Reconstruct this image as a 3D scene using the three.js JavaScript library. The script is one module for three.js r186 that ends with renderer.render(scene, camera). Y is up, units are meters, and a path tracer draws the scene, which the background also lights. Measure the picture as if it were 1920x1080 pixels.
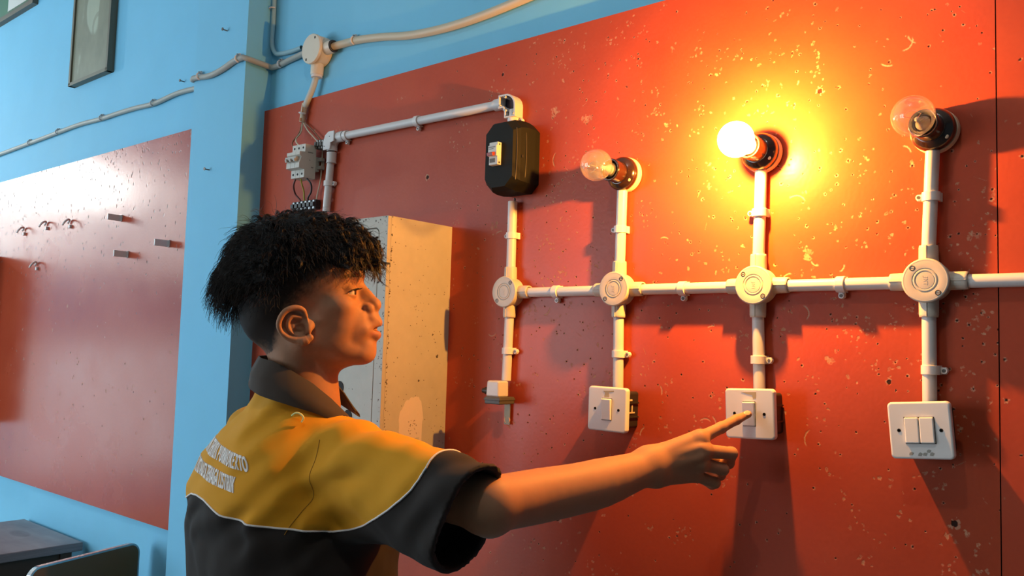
import * as THREE from 'three';
import { mergeGeometries, mergeVertices } from 'three/addons/utils/BufferGeometryUtils.js';
import { RoundedBoxGeometry } from 'three/addons/geometries/RoundedBoxGeometry.js';
import { TextGeometry } from 'three/addons/geometries/TextGeometry.js';
import { FontLoader } from 'three/addons/loaders/FontLoader.js';
import { RectAreaLightUniformsLib } from 'three/addons/lights/RectAreaLightUniformsLib.js';

// ---------------------------------------------------------------- camera, light, exposure
const scene = new THREE.Scene();
scene.background = new THREE.Color(0x0b0d10);
const camera = new THREE.PerspectiveCamera(37.67, 16 / 9, 0.05, 40);
camera.position.set(0, 1.47, 1.265);
camera.up.set(0.0233, 0.997, 0.0744);
camera.lookAt(-0.6469, 1.5418, 0.5058);
const renderer = new THREE.WebGLRenderer({ antialias: true });
renderer.toneMapping = THREE.LinearToneMapping;
renderer.toneMappingExposure = 1.0;
renderer.shadowMap.enabled = true;
RectAreaLightUniformsLib.init();
const BULB = { color: [1, 0.4, 0.06], intensity: 2.65, glow: 5 };          // the burning bulb on the board
const CEIL = { color: [1, 0.98, 0.92], intensity: 1.0, glow: 6 };         // small ceiling bulbs
const SKY_WEST = { color: [0.86, 0.97, 1], intensity: 2 };              // high windows in the left end wall
const SKY_LOW_FILL = { color: [0.75, 0.92, 1], intensity: 1.4 };             // unseen low window added in the left end wall to brighten the lower left
const SKY_REAR = { color: [0.84, 0.92, 1], intensity: 6.6 };              // windows behind the camera

// ---------------------------------------------------------------- helpers
const V = (x, y, z) => new THREE.Vector3(x, y, z);
let seed = 7;
const rnd = () => { seed = (seed * 1664525 + 1013904223) >>> 0; return seed / 4294967296; };
const rr = (a, b) => a + (b - a) * rnd();
const used = {};
function numbered(n) { const k = used[n] = (used[n] ?? -1) + 1; return k ? n + '_' + String(k).padStart(3, '0') : n; }
function tag(o, label, category, group) { o.userData.label = label; o.userData.category = category; if (group) o.userData.group = group; return o; }
function thing(name, label, category, p = [0, 0, 0], group) {
  const o = new THREE.Group(); o.name = numbered(name); o.position.set(...p); scene.add(o); return tag(o, label, category, group);
}
function part(name, geo, mat, parent, label) {
  const g = Array.isArray(geo) ? merge(geo) : geo;
  const m = new THREE.Mesh(g, mat); m.name = name; parent.add(m); if (label) m.userData.label = label; return m;
}
function struct(name, geo, mat) { const m = new THREE.Mesh(Array.isArray(geo) ? merge(geo) : geo, mat); m.name = name; m.userData.kind = 'structure'; scene.add(m); return m; }
function merge(list) {
  const l = list.map(g => { const h = g.index ? g.toNonIndexed() : g; for (const k of Object.keys(h.attributes)) if (!['position', 'normal', 'uv'].includes(k)) h.deleteAttribute(k);
    if (!h.attributes.uv) h.setAttribute('uv', new THREE.BufferAttribute(new Float32Array(h.attributes.position.count * 2), 2)); return h; });
  return mergeGeometries(l);
}
const mv = (g, x = 0, y = 0, z = 0, rx = 0, ry = 0, rz = 0) => { if (rx) g.rotateX(rx); if (ry) g.rotateY(ry); if (rz) g.rotateZ(rz); return g.translate(x, y, z); };
const box = (w, h, d, x = 0, y = 0, z = 0) => mv(new THREE.BoxGeometry(w, h, d), x, y, z);
const rbox = (w, h, d, r, x = 0, y = 0, z = 0, s = 3) => mv(new RoundedBoxGeometry(w, h, d, s, r), x, y, z);
const cylY = (r0, r1, h, x = 0, y = 0, z = 0, n = 28) => mv(new THREE.CylinderGeometry(r0, r1, h, n), x, y, z);
const cylZ = (r0, r1, h, x = 0, y = 0, z = 0, n = 28) => mv(new THREE.CylinderGeometry(r0, r1, h, n).rotateX(Math.PI / 2), x, y, z);
const cylX = (r0, r1, h, x = 0, y = 0, z = 0, n = 28) => mv(new THREE.CylinderGeometry(r0, r1, h, n).rotateZ(Math.PI / 2), x, y, z);
const latheZ = (pts, n = 40) => new THREE.LatheGeometry(pts.map(p => new THREE.Vector2(p[0], p[1])), n).rotateX(Math.PI / 2);   // (radius, z)
const tube = (pts, r, n = 40, k = 8) => new THREE.TubeGeometry(new THREE.CatmullRomCurve3(pts.map(p => V(...p))), n, r, k);
function slab(shapePts, depth, bevel = 0, z = 0) {
  const s = new THREE.Shape(shapePts.map(p => new THREE.Vector2(p[0], p[1])));
  return new THREE.ExtrudeGeometry(s, { depth: depth - 2 * bevel, bevelEnabled: bevel > 0, bevelSize: bevel, bevelThickness: bevel, bevelOffset: -bevel, bevelSegments: 2 }).translate(0, 0, z + bevel);
}
function rrectShape(w, h, r) {
  const s = new THREE.Shape(), x = -w / 2, y = -h / 2;
  s.moveTo(x + r, y); s.lineTo(x + w - r, y); s.absarc(x + w - r, y + r, r, -Math.PI / 2, 0); s.lineTo(x + w, y + h - r); s.absarc(x + w - r, y + h - r, r, 0, Math.PI / 2);
  s.lineTo(x + r, y + h); s.absarc(x + r, y + h - r, r, Math.PI / 2, Math.PI); s.lineTo(x, y + r); s.absarc(x + r, y + r, r, Math.PI, 1.5 * Math.PI); return s;
}
function plateGeo(w, h, r, depth, bevel, holes = []) {   // rounded plate with through openings, back at z 0
  const s = rrectShape(w, h, r); for (const q of holes) s.holes.push(q);
  return new THREE.ExtrudeGeometry(s, { depth: depth - bevel, bevelEnabled: true, bevelSize: bevel, bevelThickness: bevel, bevelOffset: -bevel, bevelSegments: 4, curveSegments: 10 });
}
// value noise
const hash = (x, y, z) => { let h = Math.imul(x, 374761393) + Math.imul(y, 668265263) + Math.imul(z, 2147483647 ^ 0x5bd1e995) | 0; h = Math.imul(h ^ (h >>> 13), 1274126177); return ((h ^ (h >>> 16)) >>> 0) / 4294967296; };
function noise(x, y, z = 0) {
  const X = Math.floor(x), Y = Math.floor(y), Z = Math.floor(z), f = x - X, g = y - Y, h = z - Z, u = f * f * (3 - 2 * f), v = g * g * (3 - 2 * g), w = h * h * (3 - 2 * h);
  const L = (a, b, t) => a + (b - a) * t;
  return L(L(L(hash(X, Y, Z), hash(X + 1, Y, Z), u), L(hash(X, Y + 1, Z), hash(X + 1, Y + 1, Z), u), v), L(L(hash(X, Y, Z + 1), hash(X + 1, Y, Z + 1), u), L(hash(X, Y + 1, Z + 1), hash(X + 1, Y + 1, Z + 1), u), v), w);
}
const fbm = (x, y, z = 0) => 0.55 * noise(x, y, z) + 0.28 * noise(2.1 * x + 7, 2.1 * y, 2.1 * z) + 0.17 * noise(4.3 * x, 4.3 * y + 5, 4.3 * z);
const sstep = (a, b, x) => { const t = Math.min(1, Math.max(0, (x - a) / (b - a))); return t * t * (3 - 2 * t); };
// a sheet of colour + height painted in metres
class Sheet {
  constructor(w, h, wm, hm, fn) {      // fn(xm, ym) -> [r, g, b, height, roughness], linear
    this.w = w; this.h = h; this.wm = wm; this.hm = hm; this.c = new Float32Array(w * h * 3); this.b = new Float32Array(w * h); this.r = new Float32Array(w * h);
    for (let j = 0; j < h; j++) for (let i = 0; i < w; i++) { const q = fn((i + 0.5) / w * wm, (j + 0.5) / h * hm), k = j * w + i; this.c[3 * k] = q[0]; this.c[3 * k + 1] = q[1]; this.c[3 * k + 2] = q[2]; this.b[k] = q[3]; this.r[k] = q[4]; }
  }
  stamp(x, y, rad, fn) {               // fn(dx, dy) metres -> null or [alpha, r, g, b, height]
    const s = this.w / this.wm, i0 = Math.max(0, Math.floor((x - rad) * s)), i1 = Math.min(this.w - 1, Math.ceil((x + rad) * s)), j0 = Math.max(0, Math.floor((y - rad) * s)), j1 = Math.min(this.h - 1, Math.ceil((y + rad) * s));
    for (let j = j0; j <= j1; j++) for (let i = i0; i <= i1; i++) {
      const q = fn((i + 0.5) / s - x, (j + 0.5) / s - y); if (!q) continue; const k = j * this.w + i, a = Math.min(1, q[0]);
      for (let n = 0; n < 3; n++) this.c[3 * k + n] += (q[1 + n] - this.c[3 * k + n]) * a; this.b[k] += (q[4] - this.b[k]) * a; this.r[k] += (0.8 - this.r[k]) * a;
    }
  }
  maps() {
    const n = this.w * this.h, a = new Uint8Array(n * 4), b = new Uint8Array(n * 4), g = c => 255 * (c <= 0.0031308 ? 12.92 * c : 1.055 * Math.pow(c, 1 / 2.4) - 0.055);
    for (let k = 0; k < n; k++) { for (let i = 0; i < 3; i++) a[4 * k + i] = Math.max(0, Math.min(255, g(Math.max(0, this.c[3 * k + i])))); a[4 * k + 3] = 255; b[4 * k] = Math.max(0, Math.min(255, this.b[k] * 255)); b[4 * k + 1] = Math.max(0, Math.min(255, this.r[k] * 255)); b[4 * k + 2] = 0; b[4 * k + 3] = 255; }
    const T = (d, srgb) => { const t = new THREE.DataTexture(d, this.w, this.h); t.magFilter = t.minFilter = THREE.LinearFilter; t.wrapS = t.wrapT = THREE.ClampToEdgeWrapping; if (srgb) t.colorSpace = THREE.SRGBColorSpace; t.needsUpdate = true; return t; };
    const t = T(b, false); return { map: T(a, true), bumpMap: t, roughnessMap: t };
  }
}
const std = (r, g, b, rough = 0.5, o = {}) => new THREE.MeshStandardMaterial({ color: new THREE.Color().setRGB(r, g, b), roughness: rough, ...o });
const phys = (r, g, b, rough = 0.5, o = {}) => new THREE.MeshPhysicalMaterial({ color: new THREE.Color().setRGB(r, g, b), roughness: rough, ...o });

const M = {
  pvc: std(0.6, 0.59, 0.58, 0.4), lid: std(0.52, 0.48, 0.41, 0.45), clip: std(0.68, 0.66, 0.64, 0.4), plate: std(0.72, 0.71, 0.69, 0.38), rocker: std(0.74, 0.73, 0.7, 0.35), cream: std(0.62, 0.57, 0.46, 0.35),
  black: std(0.018, 0.018, 0.018, 0.42), box: phys(0.011, 0.0115, 0.0095, 0.6, { specularIntensity: 0.25 }), bakelite: phys(0.018, 0.008, 0.006, 0.18, { clearcoat: 0.6, clearcoatRoughness: 0.12 }), screw: std(0.12, 0.1, 0.09, 0.45, { metalness: 0.6 }), dark: std(0.01, 0.008, 0.008, 0.8),
  creamRing: std(0.58, 0.5, 0.36, 0.6), brown: std(0.16, 0.06, 0.03, 0.5), grey: std(0.3, 0.29, 0.25, 0.5), mcb: std(0.5, 0.48, 0.42, 0.45), steel: std(0.45, 0.44, 0.42, 0.35, { metalness: 0.9 }), red: std(0.25, 0.03, 0.02, 0.4), cable: std(0.34, 0.36, 0.33, 0.55), cablePaint: std(0.26, 0.45, 0.52, 0.55), cableCream: std(0.5, 0.45, 0.33, 0.5),
  wireBrown: std(0.2, 0.09, 0.04, 0.5), wireBlack: std(0.02, 0.02, 0.02, 0.5), wireYellow: std(0.45, 0.42, 0.05, 0.5), tape: std(0.42, 0.36, 0.24, 0.7), darkPlastic: std(0.07, 0.065, 0.055, 0.5), milk: phys(0.72, 0.7, 0.66, 0.35, { transmission: 0.25 }),
  glass: new THREE.MeshPhysicalMaterial({ color: 0xffffff, roughness: 0.05, transmission: 0.95, thickness: 0, ior: 1.55 }), filament: std(0.3, 0.28, 0.25, 0.4, { metalness: 0.8 }), stem: phys(0.9, 0.9, 0.9, 0.08, { transmission: 0.8, thickness: 0 }),
  wood: std(0.1, 0.055, 0.025, 0.5), deskTop: std(0.2, 0.19, 0.2, 0.55), deskSide: std(0.06, 0.04, 0.025, 0.6), chairWood: std(0.13, 0.075, 0.02, 0.4), chrome: std(0.6, 0.6, 0.6, 0.25, { metalness: 1 }), ink: std(0.16, 0.15, 0.13, 0.7), embossed: std(0.5, 0.45, 0.38, 0.5)
};
const font = await new FontLoader().loadAsync('fonts/droid/droid_sans_bold.typeface.json');

// ---------------------------------------------------------------- room shell
const XL = -6.6, XR = 2.4, ZF = -0.014, ZB = 4.6, YC = 3.3, TH = 0.15;
const wallPaint = new THREE.MeshStandardMaterial({ ...new Sheet(1024, 512, 9, 3.3, (x, y) => { const n = fbm(x * 1.3, y * 1.3, 3) - 0.5, m = fbm(x * 9, y * 9, 8) - 0.5, k = 1 + 0.14 * n + 0.06 * m; return [0.165 * k, 0.5 * k, 0.72 * k * (1 + 0.05 * n), 0.5 + m * 0.8, 0.72 + 0.15 * n]; }).maps(), bumpScale: 0.0012, roughness: 1 });
function wallWithOpenings(w, h, holes) {
  const s = new THREE.Shape([[0, 0], [w, 0], [w, h], [0, h]].map(p => new THREE.Vector2(...p)));
  for (const [a, b, c, d] of holes) s.holes.push(new THREE.Path([[a, b], [c, b], [c, d], [a, d]].map(p => new THREE.Vector2(...p))));
  const g = new THREE.ExtrudeGeometry(s, { depth: TH, bevelEnabled: false });
  const p = g.attributes.position, u = g.attributes.uv; for (let i = 0; i < p.count; i++) u.setXY(i, p.getX(i) / 9, p.getY(i) / 3.3);
  return g;
}
const W = XR - XL, L = ZB - ZF;
struct('wall_back', wallWithOpenings(W, YC, []).translate(XL, 0, ZF - TH), wallPaint);
const westHoles = [[0.55, 1.95, 1.55, 2.95], [1.75, 1.95, 2.75, 2.95], [1.2, 0.4, 2.6, 1.5]];                       // z ranges (from the boards' wall), y ranges; the last is the added fill window
struct('wall_left', wallWithOpenings(L, YC, westHoles).rotateY(-Math.PI / 2).translate(XL, 0, ZF), wallPaint);
const rearHoles = [[0.2, 0.2, 1.75, 2.6], [1.95, 0.2, 3.5, 2.6]];
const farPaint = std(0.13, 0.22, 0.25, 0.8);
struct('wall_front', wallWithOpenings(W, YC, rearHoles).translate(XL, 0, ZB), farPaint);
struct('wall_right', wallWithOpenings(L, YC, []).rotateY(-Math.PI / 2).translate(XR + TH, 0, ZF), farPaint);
const floorMat = new THREE.MeshStandardMaterial({ ...new Sheet(512, 512, 9, 4.6, (x, y) => { const j = Math.min(Math.abs((x / 0.4) % 1 - 0.5), Math.abs((y / 0.4) % 1 - 0.5)) < 0.012 ? 0.6 : 1, k = (0.9 + 0.25 * (fbm(x * 3, y * 3) - 0.5)) * j; return [0.26 * k, 0.25 * k, 0.23 * k, j * 0.5, 0.4]; }).maps(), bumpScale: 0.002, roughness: 1 });
struct('floor', box(W + 2 * TH, 0.2, L + 2 * TH, (XL + XR) / 2, -0.1, (ZF + ZB) / 2), floorMat);
struct('ceiling', box(W + 2 * TH, 0.2, L + 2 * TH, (XL + XR) / 2, YC + 0.1, (ZF + ZB) / 2), std(0.5, 0.5, 0.48, 0.9));
// windows: frame, frosted pane that shows the daylight, and a light of the same size
let wn = 0;
function windowUnit(cx, cy, cz, w, h, turn, sky, bars) {
  const g = new THREE.Group(); g.name = 'window_' + (++wn); g.userData.kind = 'structure'; g.position.set(cx, cy, cz); g.rotation.y = turn; scene.add(g);   // faces +z before turning
  const f = 0.05; part('window_frame', [box(w, f, 0.09, 0, h / 2 - f / 2, 0), box(w, f, 0.09, 0, -h / 2 + f / 2, 0), box(f, h - 2 * f, 0.09, -w / 2 + f / 2, 0, 0), box(f, h - 2 * f, 0.09, w / 2 - f / 2, 0, 0), ...bars.map(b => box(0.035, h - 2 * f, 0.07, b, 0, 0))], std(0.35, 0.38, 0.36, 0.5), g);
  const e = new THREE.Color().setRGB(...sky.color);
  part('pane', box(w - f, h - f, 0.006), new THREE.MeshStandardMaterial({ color: 0xcfd8d8, roughness: 0.6, emissive: e, emissiveIntensity: 0.6 }), g);
  const l = new THREE.RectAreaLight(e, sky.intensity, w - 2 * f, h - 2 * f); l.name = 'window_light'; l.position.set(0, 0, 0.06); l.rotation.y = Math.PI; g.add(l);
}
for (const [a, b, c, d] of westHoles) windowUnit(XL - TH / 2, (b + d) / 2, ZF + (a + c) / 2, c - a, d - b, Math.PI / 2, b < 1 ? SKY_LOW_FILL : SKY_WEST, [0]);  // the low window is an added fill light for the left bay
for (const [a, b, c, d] of rearHoles) windowUnit(XL + (a + c) / 2, (b + d) / 2, ZB + TH / 2, c - a, d - b, Math.PI, SKY_REAR, [-0.4, 0, 0.4]);
// shallow pillar between the two boards
{ const g = box(0.262, YC, 0.079, -2.106, YC / 2, ZF + 0.0395), u = g.attributes.uv; for (let i = 0; i < u.count; i++) u.setXY(i, u.getX(i) * 0.03 + 0.5, u.getY(i)); struct('wall_pillar', g, wallPaint); }

// ---------------------------------------------------------------- boards
const RED = [0.41, 0.062, 0.025];
function boardSheet(w, h, wm, hm, s, spots, gloss = 0.36) {
  seed = s;
  const sh = new Sheet(w, h, wm, hm, (x, y) => { const n = fbm(x * 2.2 + s, y * 2.2, 1) - 0.5, m = fbm(x * 14, y * 14, s) - 0.5, p = noise(x * 260, y * 260, s) - 0.5, k = 1 + 0.22 * n + 0.1 * m + 0.05 * p;
    return [RED[0] * k, RED[1] * k * (1 + 0.12 * m), RED[2] * k * (1 + 0.2 * n), 0.6 + 0.06 * p + 0.05 * m, gloss + 0.16 * n + 0.08 * m]; });
  spots(sh); return sh;
}
function hole(sh, x, y, r) {           // a nail hole: dark core, torn pale rim on one side
  const a0 = rr(0, 6.28), tear = rr(0.2, 1.2), rim = rr(1.5, 2.6), pale = rr(0.4, 0.95), ph = rr(0, 50);
  sh.stamp(x, y, r * 3.4, (dx, dy) => { const d = Math.hypot(dx, dy) / r, a = Math.cos(Math.atan2(dy, dx) - a0), n = noise(dx / r * 1.4 + ph, dy / r * 1.4, 3);
    if (d < 0.8 + 0.4 * n) return [0.95, 0.012, 0.006, 0.004, 0.0];
    if (d < rim * (0.6 + 0.8 * n) && a > tear - 1.2) return [pale * sstep(0.25, 0.5, n), 0.52, 0.3, 0.19, 0.75]; return null; });
}
function flake(sh, x, y, r, e = 1, ang = 0) {   // a chip of paint gone, pale ground showing
  const ph = rr(0, 90), al = rr(0.3, 0.85), c = Math.cos(ang), s = Math.sin(ang), t = rr(0.8, 1.15);
  sh.stamp(x, y, r * Math.max(1, e) * 1.3, (dx, dy) => { const u = (dx * c + dy * s) / (r * e), v = (-dx * s + dy * c) / r, d = Math.hypot(u, v), n = fbm(u * 2.2 + ph, v * 2.2 * 1.3, 5);
    return d < 0.35 + 1.1 * (n - 0.15) ? [al * sstep(0.28, 0.5, n), 0.5 * t, 0.27 * t, 0.16 * t, 0.4] : null; });
}
function crescent(sh, x, y, r, a0, span) { sh.stamp(x, y, r * 1.2, (dx, dy) => { const d = Math.hypot(dx, dy), a = Math.abs(((Math.atan2(dy, dx) - a0 + 9.425) % 6.283) - 3.1416); return Math.abs(d - r) < 0.0008 + 0.0006 * noise(dx * 900, dy * 900) && a < span ? [0.8 * sstep(span, span * 0.6, a), 0.5, 0.3, 0.2, 0.4] : null; }); }
const dens = (x, y) => sstep(-1.35, -0.95, x) * (0.35 + 0.65 * sstep(1.25, 1.5, y)) * (0.4 + 0.6 * sstep(2.1, 1.95, y)) * (0.35 + 1.1 * noise(x * 7, y * 7, 4)) + 0.03;
const mainX0 = -1.975, mainX1 = -0.233, boardY0 = 0.908, boardY1 = 2.09;
const mainSheet = boardSheet(2048, 1392, mainX1 - mainX0, boardY1 - boardY0, 11, sh => {
  let n = 0; while (n < 760) { const x = rr(mainX0, mainX1), y = rr(boardY0, boardY1); if (rnd() > dens(x, y)) continue; n++; hole(sh, x - mainX0, y - boardY0, rr(0.0006, 0.0013)); }
  n = 0; while (n < 560) { const x = rr(mainX0, mainX1), y = rr(boardY0, boardY1); if (rnd() > dens(x, y)) continue; n++; flake(sh, x - mainX0, y - boardY0, rr(0.0012, 0.0033), rr(0.8, 1.9), rr(0, 3.1)); if (rnd() < 0.35) for (let k = 0; k < 5; k++) flake(sh, x - mainX0 + rr(-0.016, 0.016), y - boardY0 + rr(-0.013, 0.013), rr(0.0009, 0.0026), rr(0.8, 1.8), rr(0, 3)); }
  for (let k = 0; k < 46; k++) { const x = rr(-1.1, mainX1), y = rr(1.25, boardY1); flake(sh, x - mainX0, y - boardY0, rr(0.0004, 0.0008), rr(6, 14), rr(0, 3.1)); }
  for (let k = 0; k < 26; k++) { const x = rr(-1.15, -0.3), y = rr(1.3, 2); crescent(sh, x - mainX0, y - boardY0, rr(0.008, 0.02), rr(0, 6.28), rr(0.4, 1.1)); }
  for (let k = 0; k < 14; k++) flake(sh, rr(0.05, 0.8), rr(0.1, 1.1), rr(0.0015, 0.004), 1.3, rr(0, 3));
  crescent(sh, 0.745 + 0.265, 1.835 - boardY0, 0.019, 3.1, 0.9); crescent(sh, -0.655 - mainX0, 1.355 - boardY0, 0.012, 1.6, 1.0);
  for (const [x, y, r] of [[-0.26, 1.64, 0.007], [-0.275, 1.245, 0.004], [-0.49, 1.63, 0.008], [-0.455, 1.47, 0.006], [-0.98, 1.93, 0.008], [-0.905, 1.9, 0.009], [-1.13, 1.72, 0.007], [-0.71, 1.265, 0.006]]) for (let k = 0; k < 4; k++) flake(sh, x - mainX0 + rr(-r, r), y - boardY0 + rr(-r, r), r * rr(0.4, 0.8), rr(1, 1.8), rr(0, 3));
  for (const [x, y, r] of [[-0.287, 1.255, 0.0042], [-1.12, 2.03, 0.003], [-0.37, 1.44, 0.003], [-0.47, 1.88, 0.0035], [-0.95, 1.16, 0.0035], [-1.33, 1.84, 0.004]]) hole(sh, x - mainX0, y - boardY0, r);
});
const boardMat = (sh, sp = 0.55) => new THREE.MeshPhysicalMaterial({ ...sh.maps(), bumpScale: 0.0012, roughness: 1, specularIntensity: sp });
const edgeMat = std(0.1, 0.035, 0.02, 0.7);
function board(label, x0, x1, y0, y1, sheet, gloss, group = 'red painted panels') {
  const m = new THREE.Mesh(box(x1 - x0, y1 - y0, 0.0135, (x0 + x1) / 2, (y0 + y1) / 2, -0.00675), [edgeMat, edgeMat, edgeMat, edgeMat, boardMat(sheet, gloss), edgeMat]);
  m.name = numbered('red_board'); scene.add(m); return tag(m, label, 'board', group);
}
board('large red painted panel behind the conduits and light bulbs, peppered with nail holes', mainX0, mainX1, boardY0, boardY1, mainSheet, 0.48);
const rightSheet = boardSheet(1100, 804, 1.6, 1.182, 23, sh => { for (let n = 0; n < 420; n++) hole(sh, rr(0, 1.6), rr(0.1, 1.15), rr(0.0009, 0.0018)); for (let n = 0; n < 160; n++) flake(sh, rr(0, 1.6), rr(0.1, 1.15), rr(0.001, 0.003), rr(0.8, 2.4), rr(0, 3.1)); });
board('narrow strip of red panel at the right picture edge, past the vertical seam', -0.2315, 1.37, boardY0, boardY1, rightSheet, 0.48);
const leftSheet = boardSheet(1400, 859, 1.94, 1.19, 37, sh => {
  for (let n = 0; n < 430; n++) { const y = 1.19 - Math.abs(rr(-1, 1) * rr(0, 1)) * 0.62; sh.stamp(rr(0.05, 1.92), y, 0.02, ((a, l, w, al) => (dx, dy) => { const u = Math.abs(dx * Math.cos(a) + dy * Math.sin(a)) / l, v = Math.abs(-dx * Math.sin(a) + dy * Math.cos(a)) / w; return u * u + v * v < 1 ? [al, 0.05, 0.025, 0.02, 0.1] : null; })(1.57 + rr(-0.5, 0.5), rr(0.002, 0.0065), rr(0.0012, 0.0026), rr(0.5, 0.95))); }
  for (let n = 0; n < 60; n++) flake(sh, rr(0.1, 1.9), rr(0.03, 0.75), rr(0.002, 0.006), rr(0.7, 2), 1.57 + rr(-0.4, 0.4));
  for (let n = 0; n < 90; n++) hole(sh, rr(0.1, 1.9), rr(0.05, 1.1), rr(0.001, 0.0022));
}, 0.25);
board('red painted panel left of the blue pillar, with a pale sheen across its top', -4.17, -2.236, 0.915, 2.098, leftSheet, 1);

// ---------------------------------------------------------------- conduits, clamps, junction boxes on the red board
const PZ = 0.0115, PR = 0.0092, COL = [-1.0725, -0.8195, -0.5615, -0.3145], JY = 1.58;
const ord = ['first', 'second', 'third', 'fourth'];
function pipe(a, b, label, mat = M.pvc) {           // hollow conduit from a to b
  const A = V(...a), B = V(...b), len = A.distanceTo(B), o = thing('conduit', label, 'conduit pipe', a, 'white conduits on the red board');
  const g = new THREE.LatheGeometry([[PR - 0.0018, 0.0006], [PR - 0.0006, 0], [PR, 0.0006], [PR, len - 0.0006], [PR - 0.0006, len], [PR - 0.0018, len - 0.0006], [PR - 0.0018, 0.0006]].map(p => new THREE.Vector2(...p)), 32);
  g.applyQuaternion(new THREE.Quaternion().setFromUnitVectors(V(0, 1, 0), B.clone().sub(A).normalize()));
  part('tube', g, mat, o); return o;
}
function clampAt(x, y, z, dir, side, label) {       // saddle strap round a pipe; dir 'v' or 'h'; side = where the screw ear sits
  const o = thing('pipe_clamp', label, 'pipe clamp', [x, y, z], 'saddle clamps on the white conduits');
  const h = 0.0125, R = 0.0114, s = new THREE.Shape(); s.absarc(0, 0, R, -0.5, Math.PI + 0.5, false); s.lineTo(-R, -0.0115); s.lineTo(-R + 0.002, -0.0115); s.absarc(0, 0, R - 0.0019, Math.PI + 0.4, -0.4, true); s.lineTo(R - 0.002, -0.0115); s.lineTo(R, -0.0115);
  const strap = new THREE.ExtrudeGeometry(s, { depth: h - 0.001, bevelEnabled: true, bevelSize: 0.0005, bevelThickness: 0.0005, bevelSegments: 2, curveSegments: 22 }).translate(0, 0, -h / 2).rotateX(Math.PI / 2);   // axis along y, opening towards the board
  strap.applyMatrix4(new THREE.Matrix4().makeScale(1, 1, 1));
  const ear = [rbox(0.0105, 0.0095, 0.006, 0.0015, 0.0145, 0, -0.006), cylZ(0.0042, 0.0045, 0.008, 0.0165, 0, -0.005)];
  const scr = cylZ(0.0024, 0.0024, 0.0012, 0.0165, 0, -0.0008, 14);
  const turn = dir === 'v' ? (side > 0 ? 0 : Math.PI) : -Math.PI / 2;
  for (const g of [strap, ...ear, scr]) g.rotateZ(turn);
  part('strap', strap, M.clip, o); part('screw_ear', ear, M.clip, o); part('screw', scr, M.screw, o);
}
function lettersOn(txt, size, depth, mat, parent, x, y, z, rz, sx = 1) {
  const g = new TextGeometry(txt, { font, size, depth, curveSegments: 4, bevelEnabled: false }); g.computeBoundingBox(); const b = g.boundingBox; g.translate(-(b.min.x + b.max.x) / 2, -(b.min.y + b.max.y) / 2, 0).scale(sx, 1, 1).rotateZ(rz).translate(x, y, z); return part('lettering', g, mat, parent);
}
function junctionBox(x, y, label, spouts, turn = 0) {
  const o = thing('junction_box', label, 'junction box', [x, y, 0], 'round white junction boxes on the red board');
  const body = [latheZ([[0, 0], [0.0268, 0], [0.028, 0.002], [0.0285, 0.026], [0.0275, 0.0265], [0, 0.0265]])];
  for (const a of spouts) {
    const g = latheZ([[0.0118, 0.018], [0.0128, 0.02], [0.0124, 0.046], [0.0118, 0.0495], [0.0102, 0.0495], [0.0098, 0.0485]], 28).translate(0, 0, 0).rotateY(Math.PI / 2).rotateZ(a).translate(0, 0, PZ + 0.0005);
    body.push(g); body.push(mv(new RoundedBoxGeometry(0.03, 0.002, 0.0035, 2, 0.0008), 0.034, 0, PZ + 0.0122).rotateZ(a));
  }
  part('body', body, M.lid, o);
  const lid = latheZ([[0.0295, 0.0262], [0.0303, 0.0275], [0.0303, 0.0295], [0.0292, 0.031], [0.0275, 0.0312], [0.0271, 0.0307], [0.0266, 0.0312], [0.017, 0.0314], [0.0166, 0.0303], [0.0158, 0.0303], [0.0153, 0.0314], [0.0128, 0.0314], [0.0125, 0.0305], [0.0118, 0.0305], [0.0115, 0.0312], [0, 0.0312]], 56);
  const l = part('lid', lid, M.lid, o);
  for (const s of [1, -1]) {
    part('screw', [latheZ([[0.0038, 0.0311], [0.0038, 0.0316], [0.0028, 0.0316], [0.0024, 0.0312], [0, 0.0312]], 18), box(0.0042, 0.0008, 0.0004, 0, 0, 0.0313)].map(g => g.translate(-0.0162 * s * Math.cos(turn) - 0 * s, 0.0172 * s, 0)), std(0.035, 0.022, 0.018, 0.6), o);
  }
  lettersOn('JNT', 0.0052, 0.0005, M.embossed, o, 0, 0, 0.0309, -Math.PI / 2);
}
const H = Math.PI;
junctionBox(COL[0], JY, 'round junction box leftmost on the horizontal conduit, below the black breaker box', [0, H / 2, -H / 2], Math.PI);
junctionBox(COL[1], JY, 'round junction box second from the left, above the first square switch', [0, H, H / 2, -H / 2], Math.PI);
junctionBox(COL[2], JY, 'round junction box glowing warm right below the burning bulb', [0, H, H / 2, -H / 2]);
junctionBox(COL[3], JY, 'largest looking round junction box at right, above the double switch', [0, H, H / 2, -H / 2]);
pipe([COL[0], 1.625, PZ], [COL[0] - 0.0005, 1.76, PZ], 'short white conduit hanging below the black breaker box');
pipe([COL[1], 1.625, PZ], [COL[1] + 0.002, 1.764, PZ], 'white conduit between the left clear bulb and its junction box');
pipe([COL[2], 1.625, PZ], [COL[2] + 0.003, 1.768, PZ], 'white conduit right under the burning bulb, brightly lit');
pipe([COL[3], 1.625, PZ], [COL[3] + 0.006, 1.768, PZ], 'white conduit under the right clear bulb, half lit and half shaded');
pipe([COL[0], 1.535, PZ], [COL[0] - 0.003, 1.408, PZ], 'white conduit stub with open lower end above the small white plug');
pipe([COL[1], 1.535, PZ], [COL[1] + 0.002, 1.405, PZ], 'white conduit dropping into the left square switch');
pipe([COL[2], 1.535, PZ], [COL[2] + 0.004, 1.405, PZ], 'white conduit dropping into the switch being pressed');
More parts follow.
